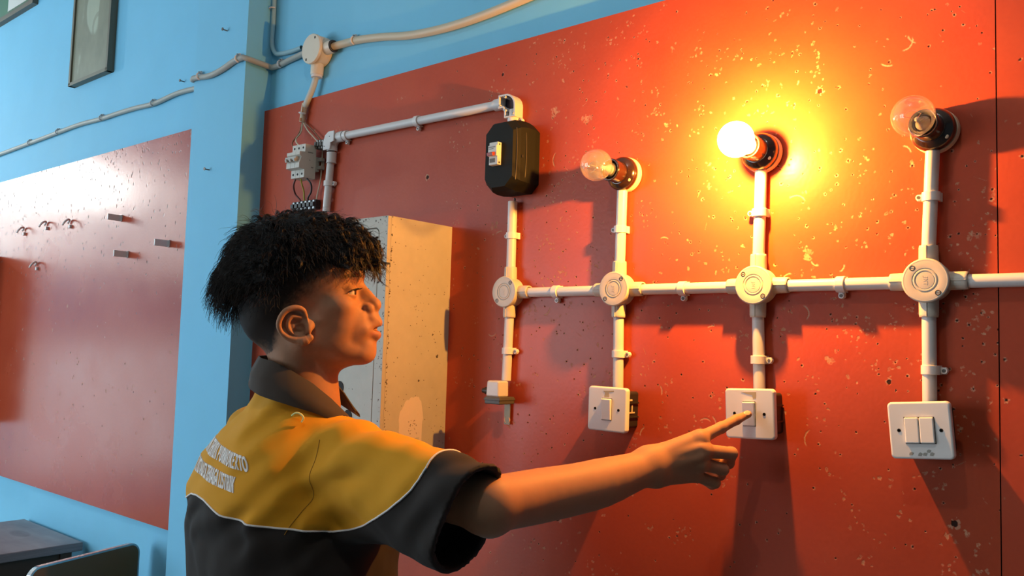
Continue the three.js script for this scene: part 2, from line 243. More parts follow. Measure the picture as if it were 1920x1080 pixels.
pipe([COL[3], 1.535, PZ], [COL[3] + 0.0005, 1.405, PZ], 'white conduit dropping into the double switch');
for (let i = 0; i < 3; i++) pipe([COL[i] + 0.045, JY - 0.001, PZ], [COL[i + 1] - 0.045, JY - 0.001, PZ], ['horizontal conduit between the first and second junction boxes', 'horizontal conduit between the second and third junction boxes', 'horizontal conduit between the third and fourth junction boxes'][i]);
pipe([COL[3] + 0.045, JY - 0.001, PZ], [0.9, JY - 0.001, PZ], 'horizontal conduit running from the last junction box out of the right edge');
const CLU = ['on the short conduit under the black breaker box', 'on the conduit below the left clear bulb', 'on the conduit below the burning bulb', 'on the conduit below the right clear bulb'], CLD = ['on the open ended stub above the white plug', 'above the left square switch', 'above the switch being pressed', 'above the double switch'];
[1.692, 1.687, 1.696, 1.698].forEach((y, i) => clampAt(COL[i] + (i === 3 ? 0.0035 : i === 2 ? 0.001 : 0), y, PZ, 'v', -1, 'white saddle clamp ' + CLU[i]));
[1.465, 1.466, 1.464, 1.458].forEach((y, i) => clampAt(COL[i] + (i ? 0.0015 : -0.001), y, PZ, 'v', 1, 'white saddle clamp ' + CLD[i]));
clampAt(-0.959, JY - 0.001, PZ, 'h', 0, 'white saddle clamp between the first and second junction boxes');
clampAt(-0.694, JY - 0.001, PZ, 'h', 0, 'white saddle clamp between the second and third junction boxes');
clampAt(-0.434, JY - 0.001, PZ, 'h', 0, 'white saddle clamp between the third and fourth junction boxes');

// upper left conduit run: riser, closed elbow, long run, opened elbow
const AX = -1.657, AY = 1.968;
pipe([AX - 0.012, 1.789, PZ], [AX - 0.002, AY - 0.04, PZ], 'white conduit riser with open end just above the hair', M.pvc);
pipe([AX + 0.04, AY, PZ], [-1.118, AY - 0.006, PZ], 'long white conduit running from the elbow to the black breaker box', M.pvc);
clampAt(AX - 0.008, 1.857, PZ, 'v', 1, 'white saddle clamp on the riser above the hair');
clampAt(AX + 0.052, AY, PZ, 'h', 0, 'white saddle clamp right beside the closed elbow');
clampAt(-1.357, AY - 0.003, PZ, 'h', 0, 'white saddle clamp midway on the long upper conduit');
clampAt(-1.0775, 1.921, PZ, 'v', 1, 'white saddle clamp just on top of the black breaker box');
pipe([-1.0775, 1.915, PZ], [-1.0775, 1.945, PZ], 'very short conduit piece entering the top of the black breaker box');
function elbowPath(x, y, r, q) { const p = []; for (let i = 0; i <= 12; i++) { const a = q + i / 12 * Math.PI / 2; p.push([x + r * Math.cos(a), y + r * Math.sin(a), PZ]); } return p; }
{ const o = thing('conduit_elbow', 'closed white elbow joining the riser to the long upper conduit', 'conduit elbow', [0, 0, 0], 'conduit elbows');
  part('bend', [tube([[AX, AY - 0.032, PZ], ...elbowPath(AX + 0.022, AY - 0.022, 0.022, Math.PI / 2).reverse().map(p => p), [AX + 0.046, AY, PZ]], 0.0128, 40, 20)], M.pvc, o);
  part('socket', [cylY(0.0122, 0.0118, 0.026, AX - 0.001, AY - 0.048, PZ), mv(new THREE.TorusGeometry(0.0118, 0.0012, 8, 24).rotateX(Math.PI / 2), AX - 0.001, AY - 0.06, PZ)], M.pvc, o);
  part('cover', slab([[AX - 0.016, AY - 0.03], [AX - 0.016, AY - 0.008], [AX - 0.01, AY + 0.006], [AX + 0.002, AY + 0.0135], [AX + 0.024, AY + 0.0135], [AX + 0.024, AY - 0.012], [AX + 0.012, AY - 0.0145], [AX + 0.0105, AY - 0.03]], 0.004, 0.0008, PZ + 0.012), M.pvc, o);
  for (const [x, y] of [[AX - 0.011, AY - 0.021], [AX + 0.008, AY + 0.001]]) part('rivet', cylZ(0.0011, 0.0011, 0.001, x, y, PZ + 0.0163, 10), M.dark, o);
}
{ const x = -1.0775, y = AY - 0.006, o = thing('conduit_elbow', 'opened white elbow without its cover, dark blue inside, over the breaker box', 'conduit elbow', [0, 0, 0], 'conduit elbows');
  const arc = (cx, cy, r) => [0, 1, 2, 3, 4, 5, 6, 7].map(i => [cx + r * Math.sin(i / 7 * Math.PI / 2), cy + r * Math.cos(i / 7 * Math.PI / 2)]);
  const outer = [[x - 0.03, y + 0.0135], ...arc(x - 0.0122, y - 0.0125, 0.026), [x + 0.0138, y - 0.034], [x - 0.0135, y - 0.034], [x - 0.0135, y - 0.022], [x - 0.018, y - 0.0125], [x - 0.03, y - 0.0125]];
  const inner = [[x - 0.028, y + 0.0105], ...arc(x - 0.0122, y - 0.0122, 0.0227), [x + 0.0105, y - 0.032], [x - 0.0105, y - 0.032], [x - 0.0105, y - 0.021], [x - 0.0165, y - 0.0098], [x - 0.028, y - 0.0098]];
  const s = new THREE.Shape(outer.map(p => new THREE.Vector2(...p))); s.holes.push(new THREE.Path(inner.map(p => new THREE.Vector2(...p))));
  part('shell', [new THREE.ExtrudeGeometry(s, { depth: 0.0235, bevelEnabled: true, bevelSize: 0.0006, bevelThickness: 0.0006, bevelSegments: 2 }).translate(0, 0, 0.0008), cylX(0.012, 0.0118, 0.02, x - 0.039, y, PZ)], M.pvc, o);
  part('inside', slab(inner, 0.003, 0, 0.002), std(0.012, 0.014, 0.05, 0.4), o);
  for (const [a, b] of [[-0.013, 0.0085], [-0.0275, -0.0075], [-0.0115, -0.0195], [0.009, -0.028]]) part('screw_post', latheZ([[0.0012, 0.004], [0.0028, 0.004], [0.0028, 0.0252], [0.0012, 0.0252]], 14).translate(x + a, y + b, 0), M.pvc, o);
}

// ---------------------------------------------------------------- black breaker box
{ const o = thing('breaker_box', 'black plastic breaker box with slanted corners under the opened elbow', 'breaker box', [-1.063, 1.8405, 0]);
  const oct = (w, h, c) => [[-w + c, -h], [w - c, -h], [w, -h + c], [w, h - c], [w - c, h], [-w + c, h], [-w, h - c], [-w, -h + c]];
  const rings = [[0.045, 0.068, 0.017, 0], [0.0465, 0.07, 0.017, 0.016], [0.0455, 0.07, 0.0165, 0.036], [0.0425, 0.068, 0.017, 0.054], [0.0345, 0.062, 0.018, 0.0685]];
  const pos = [], idx = []; for (const [w, h, c, z] of rings) for (const p of oct(w, h, c)) pos.push(p[0], p[1], z);
  for (let k = 0; k < rings.length - 1; k++) for (let i = 0; i < 8; i++) { const a = k * 8 + i, b = k * 8 + (i + 1) % 8; idx.push(a, b, b + 8, a, b + 8, a + 8); }
  const t = (rings.length - 1) * 8; for (let i = 1; i < 7; i++) idx.push(t, t + i, t + i + 1);
  let g = new THREE.BufferGeometry(); g.setAttribute('position', new THREE.Float32BufferAttribute(pos, 3)); g.setIndex(idx); g = g.toNonIndexed(); g.computeVertexNormals();
  part('housing', g, M.box, o);
  part('seam_rib', [[0.0388, 0.0616], [0.0447, 0.0408]].map(([x, z]) => tube([[x - 0.0015, -0.05, z], [x, -0.03, z], [x + 0.0008, 0, z], [x, 0.03, z], [x - 0.0015, 0.05, z]], 0.0011, 24, 6)), std(0.05, 0.045, 0.035, 0.3), o);
  part('cover_screw', cylX(0.003, 0.003, 0.002, 0.0436, -0.004, 0.05, 14), M.dark, o);
  const b = thing('circuit_breaker', 'narrow white single breaker with red toggle in the black box', 'circuit breaker', [-1.0675, 1.842, 0.0685]);
  part('case', [rbox(0.022, 0.044, 0.011, 0.001, 0, 0, 0.0055), rbox(0.022, 0.021, 0.005, 0.001, 0, 0.005, 0.0118)], std(0.6, 0.58, 0.54, 0.4), b);
  part('toggle', [mv(new RoundedBoxGeometry(0.015, 0.007, 0.009, 2, 0.001), -0.001, -0.002, 0.0165, 0.3)], M.red, b);
  for (const g of [box(0.017, 0.0015, 0.0004, -0.001, 0.0118, 0.0144), box(0.012, 0.001, 0.0004, -0.003, 0.0085, 0.0144), box(0.014, 0.008, 0.0004, -0.002, -0.0135, 0.0112)]) part('label_strip', g, M.ink, b);
  for (const y of [0.02, -0.02]) part('screw_hole', cylX(0.0018, 0.0018, 0.0006, 0.0111, y * 0.88, 0.006, 12), M.dark, b);
  tag(part('wire', tube([[-1.068, 1.766, 0.012], [-1.066, 1.762, 0.013], [-1.0705, 1.752, 0.013], [-1.072, 1.744, 0.0115]], 0.0016, 16, 8), M.wireBlack, scene), 'short black wire between the breaker box and the conduit below it', 'wire').name = numbered('wire');
}

// ---------------------------------------------------------------- lamp sockets and bulbs
function bulbProfile() { const p = [[0.0125, 0.052], [0.0127, 0.06], [0.0142, 0.067], [0.019, 0.0745]]; for (let i = 0; i <= 26; i++) { const a = -0.68 + i / 26 * (Math.PI / 2 + 0.68); p.push([0.0275 * Math.cos(a), 0.0945 + 0.0275 * Math.sin(a)]); } p[p.length - 1][0] = 0; return p; }
function socket(x, y, label, blabel, lit, tx = 0) {
  const o = thing('lamp_socket', label, 'lamp socket', [x, y, 0], 'bakelite lamp sockets on the red board');
  part('mounting_ring', latheZ([[0, 0], [0.0305, 0], [0.0315, 0.002], [0.0312, 0.0105], [0.03, 0.012], [0, 0.012]]), M.creamRing, o);
  part('base', latheZ([[0.0285, 0.0115], [0.0302, 0.0125], [0.0305, 0.017], [0.0296, 0.0215], [0.026, 0.026], [0.0215, 0.0285], [0.0195, 0.031], [0, 0.031]]), M.bakelite, o);
  part('collar', latheZ([[0.0195, 0.03], [0.0192, 0.05], [0.0198, 0.0515], [0.0198, 0.0545], [0.0187, 0.0558], [0.0165, 0.0555], [0.0158, 0.053], [0.0158, 0.035]]), M.bakelite, o);
  for (const s of [1, -1]) part('screw', latheZ([[0.003, 0.0245], [0.003, 0.0262], [0.0015, 0.0268], [0, 0.0268]], 14).translate(0.0205 * s, -0.0145 * s, 0), M.creamRing, o);
  const b = thing('light_bulb', blabel, 'light bulb', [x, y, 0], 'light bulbs in the sockets');
  const gm = lit ? new THREE.MeshPhysicalMaterial({ color: new THREE.Color().setRGB(1, 0.85, 0.6), roughness: 0.4, emissive: new THREE.Color().setRGB(1, 0.8, 0.5), emissiveIntensity: BULB.glow }) : M.glass;
  part('glass_bulb', latheZ(bulbProfile(), 48), gm, b);
  part('screw_cap', latheZ([[0.0135, 0.036], [0.0135, 0.05], [0.0127, 0.0535], [0.0122, 0.054]], 28), M.steel, b);
  if (!lit) {
    part('stem', latheZ([[0.0098, 0.056], [0.0062, 0.0635], [0.0042, 0.068], [0.003, 0.076], [0.0036, 0.0785], [0, 0.0795]], 24), M.stem, b);
    part('filament', [tube([[-0.0015, 0, 0.078], [-0.006, 0, 0.09], [-0.0115, 0.001, 0.0985]], 0.0004, 12, 5), tube([[0.0015, 0, 0.078], [0.006, 0, 0.09], [0.0115, 0.001, 0.0985]], 0.0004, 12, 5), tube([[-0.0115, 0.001, 0.0985], [-0.005, 0.005, 0.1], [0, 0.0065, 0.1002], [0.005, 0.005, 0.1], [0.0115, 0.001, 0.0985]], 0.0003, 20, 5)], M.filament, b);
  } else {
    const l = new THREE.PointLight(new THREE.Color().setRGB(...BULB.color), BULB.intensity); l.name = 'bulb_light'; l.position.set(0, 0, 0.0945); l.shadow.radius = 0.35; b.add(l);
  }
  if (tx) { for (const q of [o, b]) { q.rotation.set(tx[0], tx[1], 0); } }
}
socket(-0.8145, 1.785, 'dark bakelite lamp socket at the left, holding an unlit clear bulb', 'unlit clear glass bulb at the left, over the left square switch', false, [-0.02, -0.03]);
socket(-0.5585, 1.791, 'dark bakelite lamp socket behind the burning bulb', 'burning light bulb glowing yellow white on the red board', true, [-0.05, -0.04]);
socket(-0.3065, 1.79, 'black bakelite lamp socket at the right, holding an unlit clear bulb', 'unlit clear glass bulb at the right, over the double switch', false, [-0.02, -0.06]);

// ---------------------------------------------------------------- wall switches
function wallSwitch(x, y, rot, label, gang, boxLabel) {
  const o = thing('wall_switch', label, 'light switch', [x, y, 0], 'wall switches on the red board'); o.rotation.z = rot;
  const w = 0.0785, h = 0.0755, zb = 0.041;
  const rw = gang === 2 ? 0.0178 : 0.0192, rh = gang === 2 ? 0.034 : 0.036, hw = (gang === 2 ? 2 * rw + 0.0012 : rw) / 2 + 0.0006, hh = rh / 2 + 0.0008;
  part('plate', plateGeo(w, h, 0.006, 0.009, 0.0028).translate(0, 0, zb), M.plate, o);
  part('rocker_gap', box(2 * hw, 2 * hh, 0.0012, 0, 0, zb + 0.0086), M.dark, o);
  for (let k = 0; k < gang; k++) part('rocker', mv(new RoundedBoxGeometry(rw, rh, 0.009, 3, 0.0016), gang === 2 ? (k ? 1 : -1) * (rw / 2 + 0.0004) : 0, 0, zb + 0.0085, gang === 2 ? -0.05 : 0.07), M.rocker, o);
  for (const s of [-1, 1]) part('screw', latheZ([[0.0024, 0], [0.0024, 0.0006], [0.0018, 0.0006], [0.0016, 0.0002], [0, 0.0002]], 14).translate(s * (gang === 2 ? 0.0262 : 0.0238), 0, zb + 0.0088), M.dark, o);
  const bx = []; const bw = 0.062, bh = 0.062, bt = 0.0025;
  const bs = rrectShape(bw, bh, 0.005); bs.holes.push(new THREE.Path(rrectShape(bw - 2 * bt, bh - 2 * bt, 0.003).getPoints(6)));
  bx.push(new THREE.ExtrudeGeometry(bs, { depth: zb, bevelEnabled: false, curveSegments: 6 }), box(bw - 2 * bt, bh - 2 * bt, 0.002, 0, 0, 0.001));
  if (gang === 1) for (const yy of [0.012, -0.012]) bx.push(box(0.0035, 0.0022, zb * 0.85, bw / 2 + 0.001, yy, zb * 0.45));
  part('back_box', bx, M.black, o);
  return o;
}
const sw1 = wallSwitch(-0.8146, 1.372, -0.012, 'left single rocker wall switch on a black box, nobody touching it', 1);
part('bare_metal', [box(0.0006, 0.0022, 0.022, 0.0317, -0.0045, 0.022), box(0.0008, 0.014, 0.003, 0.0317, 0.002, 0.02), box(0.0008, 0.003, 0.008, 0.0317, 0.017, 0.024)], M.creamRing, sw1, 'chipped pale edges of the black box');
const sw2 = wallSwitch(-0.5568, 1.383, 0.038, 'single rocker wall switch under the pointing fingertip', 1);
const sw3 = wallSwitch(-0.3168, 1.3785, 0.085, 'double rocker wall switch tilted on the board at right', 2);
const blot = (pts, z) => slab(pts, 0.0003, 0, z);
part('tape_residue', [blot([[-0.008, 0.031], [0.014, 0.0325], [0.0135, 0.0305], [0.0035, 0.029], [0.0045, 0.0205], [-0.0055, 0.02], [-0.0045, 0.028]], 0.05)], M.tape, sw1, 'beige tape residue');
part('tape_residue', [blot([[-0.012, 0.0325], [0.012, 0.033], [0.0115, 0.0235], [0.007, 0.022], [0.0055, 0.028], [-0.003, 0.03]], 0.05)], M.tape, sw2, 'beige tape residue');
part('smudge', [[-0.013, -0.0305], [-0.002, -0.0315], [0.004, -0.031], [0.0125, -0.031], [0.009, -0.027]].map(([x, y], i) => blot([[x - 0.003, y - 0.0018], [x + 0.001, y - 0.0022], [x + 0.003, y + 0.001], [x, y + 0.0022 + 0.0006 * (i % 2)], [x - 0.0022, y + 0.0012]], 0.05)), M.grey, sw3, 'grey grime marks');

// small plug-like white cap on grey holder with metal bracket under the first conduit
{ const o = thing('plug_holder', 'small white cap on a grey holder with a hanging metal strip, under the first conduit', 'connector', [-1.075, 1.385, 0.002]);
  part('cap', (g => { const p = g.attributes.position; for (let i = 0; i < p.count; i++) { const k = 1 - 0.1 * (p.getY(i) + 0.007) / 0.03; p.setXY(i, p.getX(i) * k, p.getY(i)); } return g; })(rbox(0.034, 0.031, 0.03, 0.004, -0.004, 0.0075, 0.031)), M.milk, o);
  part('holder', [rbox(0.039, 0.014, 0.044, 0.002, -0.001, -0.0145, 0.027), rbox(0.041, 0.004, 0.046, 0.001, -0.001, -0.0125, 0.0272)], M.darkPlastic, o);
  part('cable_gland', [cylX(0.007, 0.0075, 0.016, -0.03, 0.002, 0.026), cylX(0.005, 0.005, 0.008, -0.041, 0.002, 0.026), mv(new THREE.TorusGeometry(0.0078, 0.0016, 8, 18).rotateY(Math.PI / 2), -0.026, 0.002, 0.026)], M.black, o);
  const s = rrectShape(0.0145, 0.043, 0.002); for (const y of [0.011, 0.001]) { const p = new THREE.Path(); p.absellipse(0, y, 0.0034, 0.0034, 0, 6.2832); s.holes.push(p); }
  const sl = new THREE.Path(); sl.absellipse(0, -0.0115, 0.0022, 0.006, 0, 6.2832); s.holes.push(sl);
  part('metal_strip', new THREE.ExtrudeGeometry(s, { depth: 0.0016, bevelEnabled: false }).translate(-0.001, -0.0405, 0.002), std(0.2, 0.18, 0.13, 0.5, { metalness: 0.5 }), o);
  part('chipped_rim', [mv(new THREE.TorusGeometry(0.0065, 0.0012, 6, 16, 2.2), -0.001, -0.053, 0.003, 0, 0, 2.2), mv(new THREE.TorusGeometry(0.0065, 0.0014, 6, 16, 1.6), -0.001, -0.053, 0.003, 0, 0, -0.9)], std(0.55, 0.35, 0.28, 0.7), o);
}

// ---------------------------------------------------------------- breaker and wiring at upper left of the board
{ const o = thing('circuit_breaker', 'three pole grey circuit breaker hanging on wires at the upper left of the board', 'circuit breaker', [-1.7385, 1.914, 0.0]); o.rotation.z = -0.015;
  const prof = [[0.018, -0.041], [0.05, -0.041], [0.05, -0.0215], [0.0655, -0.0195], [0.0655, -0.0075], [0.06, 0.0075], [0.0655, 0.0125], [0.0655, 0.0195], [0.05, 0.0215], [0.05, 0.041], [0.018, 0.041]];
  const cs = new THREE.Shape(prof.map(p => new THREE.Vector2(...p)));
  for (const k of [-1, 0, 1]) part('pole_case', new THREE.ExtrudeGeometry(cs, { depth: 0.0168, bevelEnabled: true, bevelSize: 0.0004, bevelThickness: 0.0004, bevelSegments: 1 }).rotateY(-Math.PI / 2).translate(k * 0.0178 + 0.0084, 0, 0), M.mcb, o);
  part('toggle_bar', [rbox(0.044, 0.008, 0.009, 0.001, -0.003, 0.0035, 0.067), ...[-1, 0, 1].map(k => mv(new RoundedBoxGeometry(0.007, 0.008, 0.013, 2, 0.001), k * 0.0165 - 0.002, 0.0, 0.068, 0.35))], std(0.38, 0.37, 0.33, 0.4), o);
  for (const k of [-1, 0, 1]) for (const y of [0.0325, -0.0325]) part('terminal_hole', cylZ(0.0028, 0.0028, 0.0006, k * 0.0178, y, 0.0506, 14), M.dark, o);
  part('rail_clip', [box(0.05, 0.036, 0.009, 0.004, -0.004, 0.0135), box(0.014, 0.008, 0.012, 0.035, 0.008, 0.008), box(0.014, 0.008, 0.012, 0.035, -0.012, 0.008), box(0.006, 0.03, 0.004, 0.036, -0.002, 0.003)], M.grey, o);
  part('side_groove', [box(0.0005, 0.0016, 0.016, 0.0269, 0.022, 0.035), cylX(0.0012, 0.0012, 0.0005, 0.0269, 0.003, 0.036, 8), cylX(0.0012, 0.0012, 0.0005, 0.0269, -0.014, 0.03, 8), cylX(0.0014, 0.0014, 0.0005, 0.0269, -0.014, 0.026, 8)], M.ink, o);
}
function terminal(name, label, x, y, z, n, mat, pitch, rot = 0) {
  const o = thing(name, label, 'terminal block', [x, y, z], 'terminal blocks by the grey breaker'); o.rotation.z = rot;
  const b = []; for (let k = 0; k < n; k++) { const px = (k - (n - 1) / 2) * pitch; b.push(rbox(pitch * 0.86, 0.024, 0.016, 0.0015, px, 0, 0.008), rbox(pitch * 0.7, 0.011, 0.007, 0.001, px, 0, 0.0185)); } b.push(box(n * pitch, 0.013, 0.009, 0, 0, 0.0045));
  part('body', b, mat, o); for (let k = 0; k < n; k++) for (const t of [-1, 1]) part('screw', cylZ(pitch * 0.2, pitch * 0.2, 0.0006, (k - (n - 1) / 2) * pitch, t * 0.0078, 0.0164, 10), M.steel, o); return o;
}
terminal('terminal_block', 'black terminal block with screws just above the hair', -1.757, 1.811, 0, 6, M.black, 0.0165);
terminal('terminal_block', 'small dark terminal block hanging beside the grey breaker and the elbow', -1.692, 1.957, 0.004, 4, M.darkPlastic, 0.0105, -0.1);
const wire = (pts, r, mat, label) => { const m = part('wire', tube(pts, r, 40, 7), mat, scene); m.name = numbered('wire'); tag(m, label, 'wire', 'thin wires by the grey breaker'); };
wire([[-1.789, 2.03, 0.008], [-1.793, 2.0, 0.014], [-1.795, 1.975, 0.03], [-1.77, 1.955, 0.044], [-1.757, 1.953, 0.044]], 0.0018, M.wireBrown, 'leftmost thin brown wire dropping from the cable end into the grey breaker');
wire([[-1.788, 2.03, 0.008], [-1.783, 2.0, 0.016], [-1.782, 1.98, 0.03], [-1.75, 1.957, 0.042], [-1.739, 1.953, 0.042]], 0.0018, M.cableCream, 'pale thin wire dropping from the cable end into the grey breaker');
wire([[-1.787, 2.03, 0.008], [-1.765, 2.005, 0.008], [-1.74, 1.985, 0.008], [-1.715, 1.966, 0.01]], 0.0018, M.cableCream, 'pale thin wire from the cable end to the small dark terminal block');
wire([[-1.787, 2.032, 0.007], [-1.758, 2.012, 0.007], [-1.728, 1.99, 0.009], [-1.7, 1.966, 0.01]], 0.0016, M.wireBrown, 'thin brown wire from the cable end to the small dark terminal block');
wire([[-1.757, 1.876, 0.042], [-1.775, 1.86, 0.035], [-1.787, 1.842, 0.02], [-1.776, 1.826, 0.012], [-1.776, 1.818, 0.008]], 0.0022, std(0.1, 0.025, 0.02, 0.5), 'dark red wire from the grey breaker down to the black terminal block');
wire([[-1.724, 1.876, 0.038], [-1.708, 1.858, 0.032], [-1.722, 1.842, 0.02], [-1.745, 1.828, 0.012], [-1.745, 1.818, 0.008]], 0.0022, M.wireBlack, 'black wire curling from the grey breaker down to the black terminal block');
wire([[-1.74, 1.876, 0.04], [-1.748, 1.862, 0.03], [-1.752, 1.845, 0.02], [-1.76, 1.83, 0.013], [-1.76, 1.818, 0.008]], 0.002, M.wireYellow, 'yellow wire from the grey breaker down to the black terminal block');
wire([[-1.7, 1.948, 0.008], [-1.703, 1.92, 0.006], [-1.706, 1.87, 0.006], [-1.713, 1.835, 0.008], [-1.716, 1.818, 0.008]], 0.0017, M.cableCream, 'pale wire running down right of the grey breaker to the terminal block');
wire([[AX - 0.0125, 1.795, PZ], [AX - 0.014, 1.782, PZ], [AX - 0.024, 1.77, 0.012], [AX - 0.03, 1.755, 0.014]], 0.002, M.wireBlack, 'black wire leaving the open end of the riser above the hair');

// round cream junction box on the blue wall with cables
{ const o = thing('junction_box', 'cream round junction box on the blue wall, cables at three sides', 'junction box', [-1.742, 2.206, ZF]);
  const body = [latheZ([[0, 0], [0.036, 0], [0.038, 0.003], [0.037, 0.034], [0, 0.034]])];
  const sp = a => latheZ([[0.012, 0.03], [0.0165, 0.034], [0.016, 0.061], [0.0128, 0.061], [0.0125, 0.05]], 24).rotateY(Math.PI / 2).rotateZ(a).translate(0, 0, 0.018);
  part('body', [...body, sp(0), sp(-Math.PI / 2 - 0.03)], M.cream, o); part('lid', latheZ([[0.0375, 0.034], [0.0385, 0.036], [0.038, 0.0405], [0.036, 0.042], [0, 0.042]], 44), M.cream, o);
  for (const s of [1, -1]) part('screw', box(0.004, 0.0058, 0.001, 0.0165 * s, 0.0255 * s, 0.0422), M.dark, o);
  part('grommet', [mv(new THREE.TorusGeometry(0.0125, 0.0035, 10, 24).rotateY(Math.PI / 2), 0.061, 0, 0.018)], M.black, o);
  part('white_sleeve', cylY(0.0145, 0.014, 0.018, -0.002, -0.059, 0.018), M.pvc, o, 'white lower spout end');
}
const cz = ZF + 0.0075;
function cable(pts, r, mat, label, flat = 1) { const m = part('cable', tube(pts, r, 120, 10), mat, scene); m.name = numbered('cable'); return tag(m, label, 'cable', 'cables on the blue wall'); }
cable([[-4.2, 2.224, cz], [-3.961, 2.226, cz], [-3.618, 2.23, cz], [-3.35, 2.234, cz], [-3.175, 2.236, cz], [-2.98, 2.229, cz], [-2.879, 2.229, cz], [-2.74, 2.226, cz], [-2.616, 2.22, cz], [-2.47, 2.228, cz], [-2.369, 2.224, cz], [-2.26, 2.214, cz], [-2.246, 2.212, 0.0], [-2.2455, 2.21, 0.05], [-2.243, 2.209, 0.0725], [-2.207, 2.207, 0.0725], [-2.14, 2.2, 0.0725], [-2.073, 2.206, 0.0725], [-2.02, 2.217, 0.0725], [-1.99, 2.218, 0.0728], [-1.969, 2.217, 0.0726], [-1.9665, 2.214, 0.055], [-1.9665, 2.212, 0.01], [-1.96, 2.209, -0.005], [-1.93, 2.209, cz], [-1.88, 2.214, cz], [-1.79, 2.216, 0.002]], 0.0078, M.cable, 'long grey cable stapled along the blue wall left of the cream box');
cable([[-1.968, 2.62, cz], [-1.97, 2.45, cz], [-1.967, 2.4, cz], [-1.966, 2.33, cz], [-1.965, 2.27, cz], [-1.945, 2.245, cz], [-1.915, 2.239, cz], [-1.87, 2.236, cz], [-1.83, 2.237, cz]], 0.0062, M.cablePaint, 'blue painted cable dropping from above in the corner beside the pillar');
cable([[-1.69, 2.206, 0.004], [-1.66, 2.21, cz], [-1.6, 2.207, cz], [-1.505, 2.194, cz], [-1.43, 2.18, cz], [-1.36, 2.172, cz], [-1.276, 2.168, cz], [-1.18, 2.17, cz], [-1.073, 2.178, cz], [-0.95, 2.19, cz], [-0.7, 2.21, cz]], 0.0095, M.cableCream, 'sagging cream cable leading right from the cream box above the red board');
cable([[-1.744, 2.152, 0.003], [-1.757, 2.116, 0.004], [-1.769, 2.087, 0.008], [-1.779, 2.066, 0.0105]], 0.0078, std(0.45, 0.52, 0.52, 0.5), 'short pale cable from the cream box down to the red board');
{ const o = thing('cable_sleeve', 'rust stained cream sleeve ending the short cable above the grey breaker', 'cable sleeve', [-1.783, 2.052, 0.0105]);
  const t = new THREE.LatheGeometry([[0.0052, -0.024], [0.0075, -0.023], [0.0078, 0.024], [0.0055, 0.024]].map(p => new THREE.Vector2(...p)), 20).rotateZ(-0.2);
  part('sleeve', t, std(0.55, 0.46, 0.32, 0.5), o); part('rust_stain', [mv(new THREE.CylinderGeometry(0.00795, 0.0079, 0.02, 16, 1, true, 0.3, 1.4), 0.0012, 0.008, 0, 0, 0, -0.2), mv(new THREE.CylinderGeometry(0.0079, 0.0078, 0.008, 16, 1, true, -0.3, 1.0), -0.003, -0.018, 0, 0, 0, -0.2)], std(0.36, 0.14, 0.05, 0.7), o, 'orange rust stain');
}
function staple(x, y, z, rot, label, ry = 0) { const o = thing('cable_clip', label, 'cable clip', [x, y, z], 'cable clips on the blue wall'); o.rotation.set(0, ry, rot);
  part('clip', [mv(new THREE.TorusGeometry(0.0092, 0.0022, 8, 18, Math.PI).rotateY(Math.PI / 2).rotateX(Math.PI / 2), 0, 0, 0.001), rbox(0.006, 0.008, 0.007, 0.001, 0, 0.012, -0.003)], M.pvc, o); part('nail', cylZ(0.0014, 0.002, 0.006, 0, 0.0125, 0.003, 10), M.steel, o); }
staple(-2.192, 2.207, 0.0735, 0.05, 'white cable clip at the left edge of the pillar face', 0); staple(-1.997, 2.218, 0.0735, 0.1, 'white cable clip at the right edge of the pillar face'); staple(-1.919, 2.21, cz + 0.001, 0, 'white cable clip just left of the cream box'); staple(-1.612, 2.208, cz + 0.001, -0.05, 'white cable clip just right of the cream box'); staple(-1.782, 2.05, 0.0115, 1.3, 'white cable clip holding the rust stained sleeve'); staple(-1.9685, 2.375, cz + 0.001, 1.57, 'white cable clip on the blue painted vertical cable');
staple(-2.62, 2.2205, cz + 0.001, 0, 'cable clip on the grey cable under the grey plaque, nearest the pillar'); staple(-2.99, 2.23, cz + 0.001, 0, 'cable clip on the grey cable directly below the grey plaque'); staple(-3.36, 2.234, cz + 0.001, 0, 'cable clip on the grey cable left of the plaque'); staple(-3.63, 2.23, cz + 0.001, 0, 'cable clip on the grey cable nearest the left picture edge');
function nail(x, y, z, label) { const o = thing('nail', label, 'nail', [x, y, z], 'nails in the blue wall and pillar'); part('shank', [cylZ(0.0016, 0.0016, 0.016, 0, 0, 0.006, 10)], M.screw, o); part('head', [cylZ(0.0045, 0.004, 0.002, 0, 0.0005, 0.0145, 14)], M.screw, o); }
nail(-2.075, 2.315, 0.065, 'dark nail in the upper part of the blue pillar'); nail(-2.128, 1.935, 0.065, 'dark nail in the blue pillar beside the red panels'); nail(-1.21, 2.225, ZF, 'nail in the blue wall above the sagging cream cable'); nail(-2.445, 2.262, ZF, 'nail in the blue wall above the grey cable near the pillar');

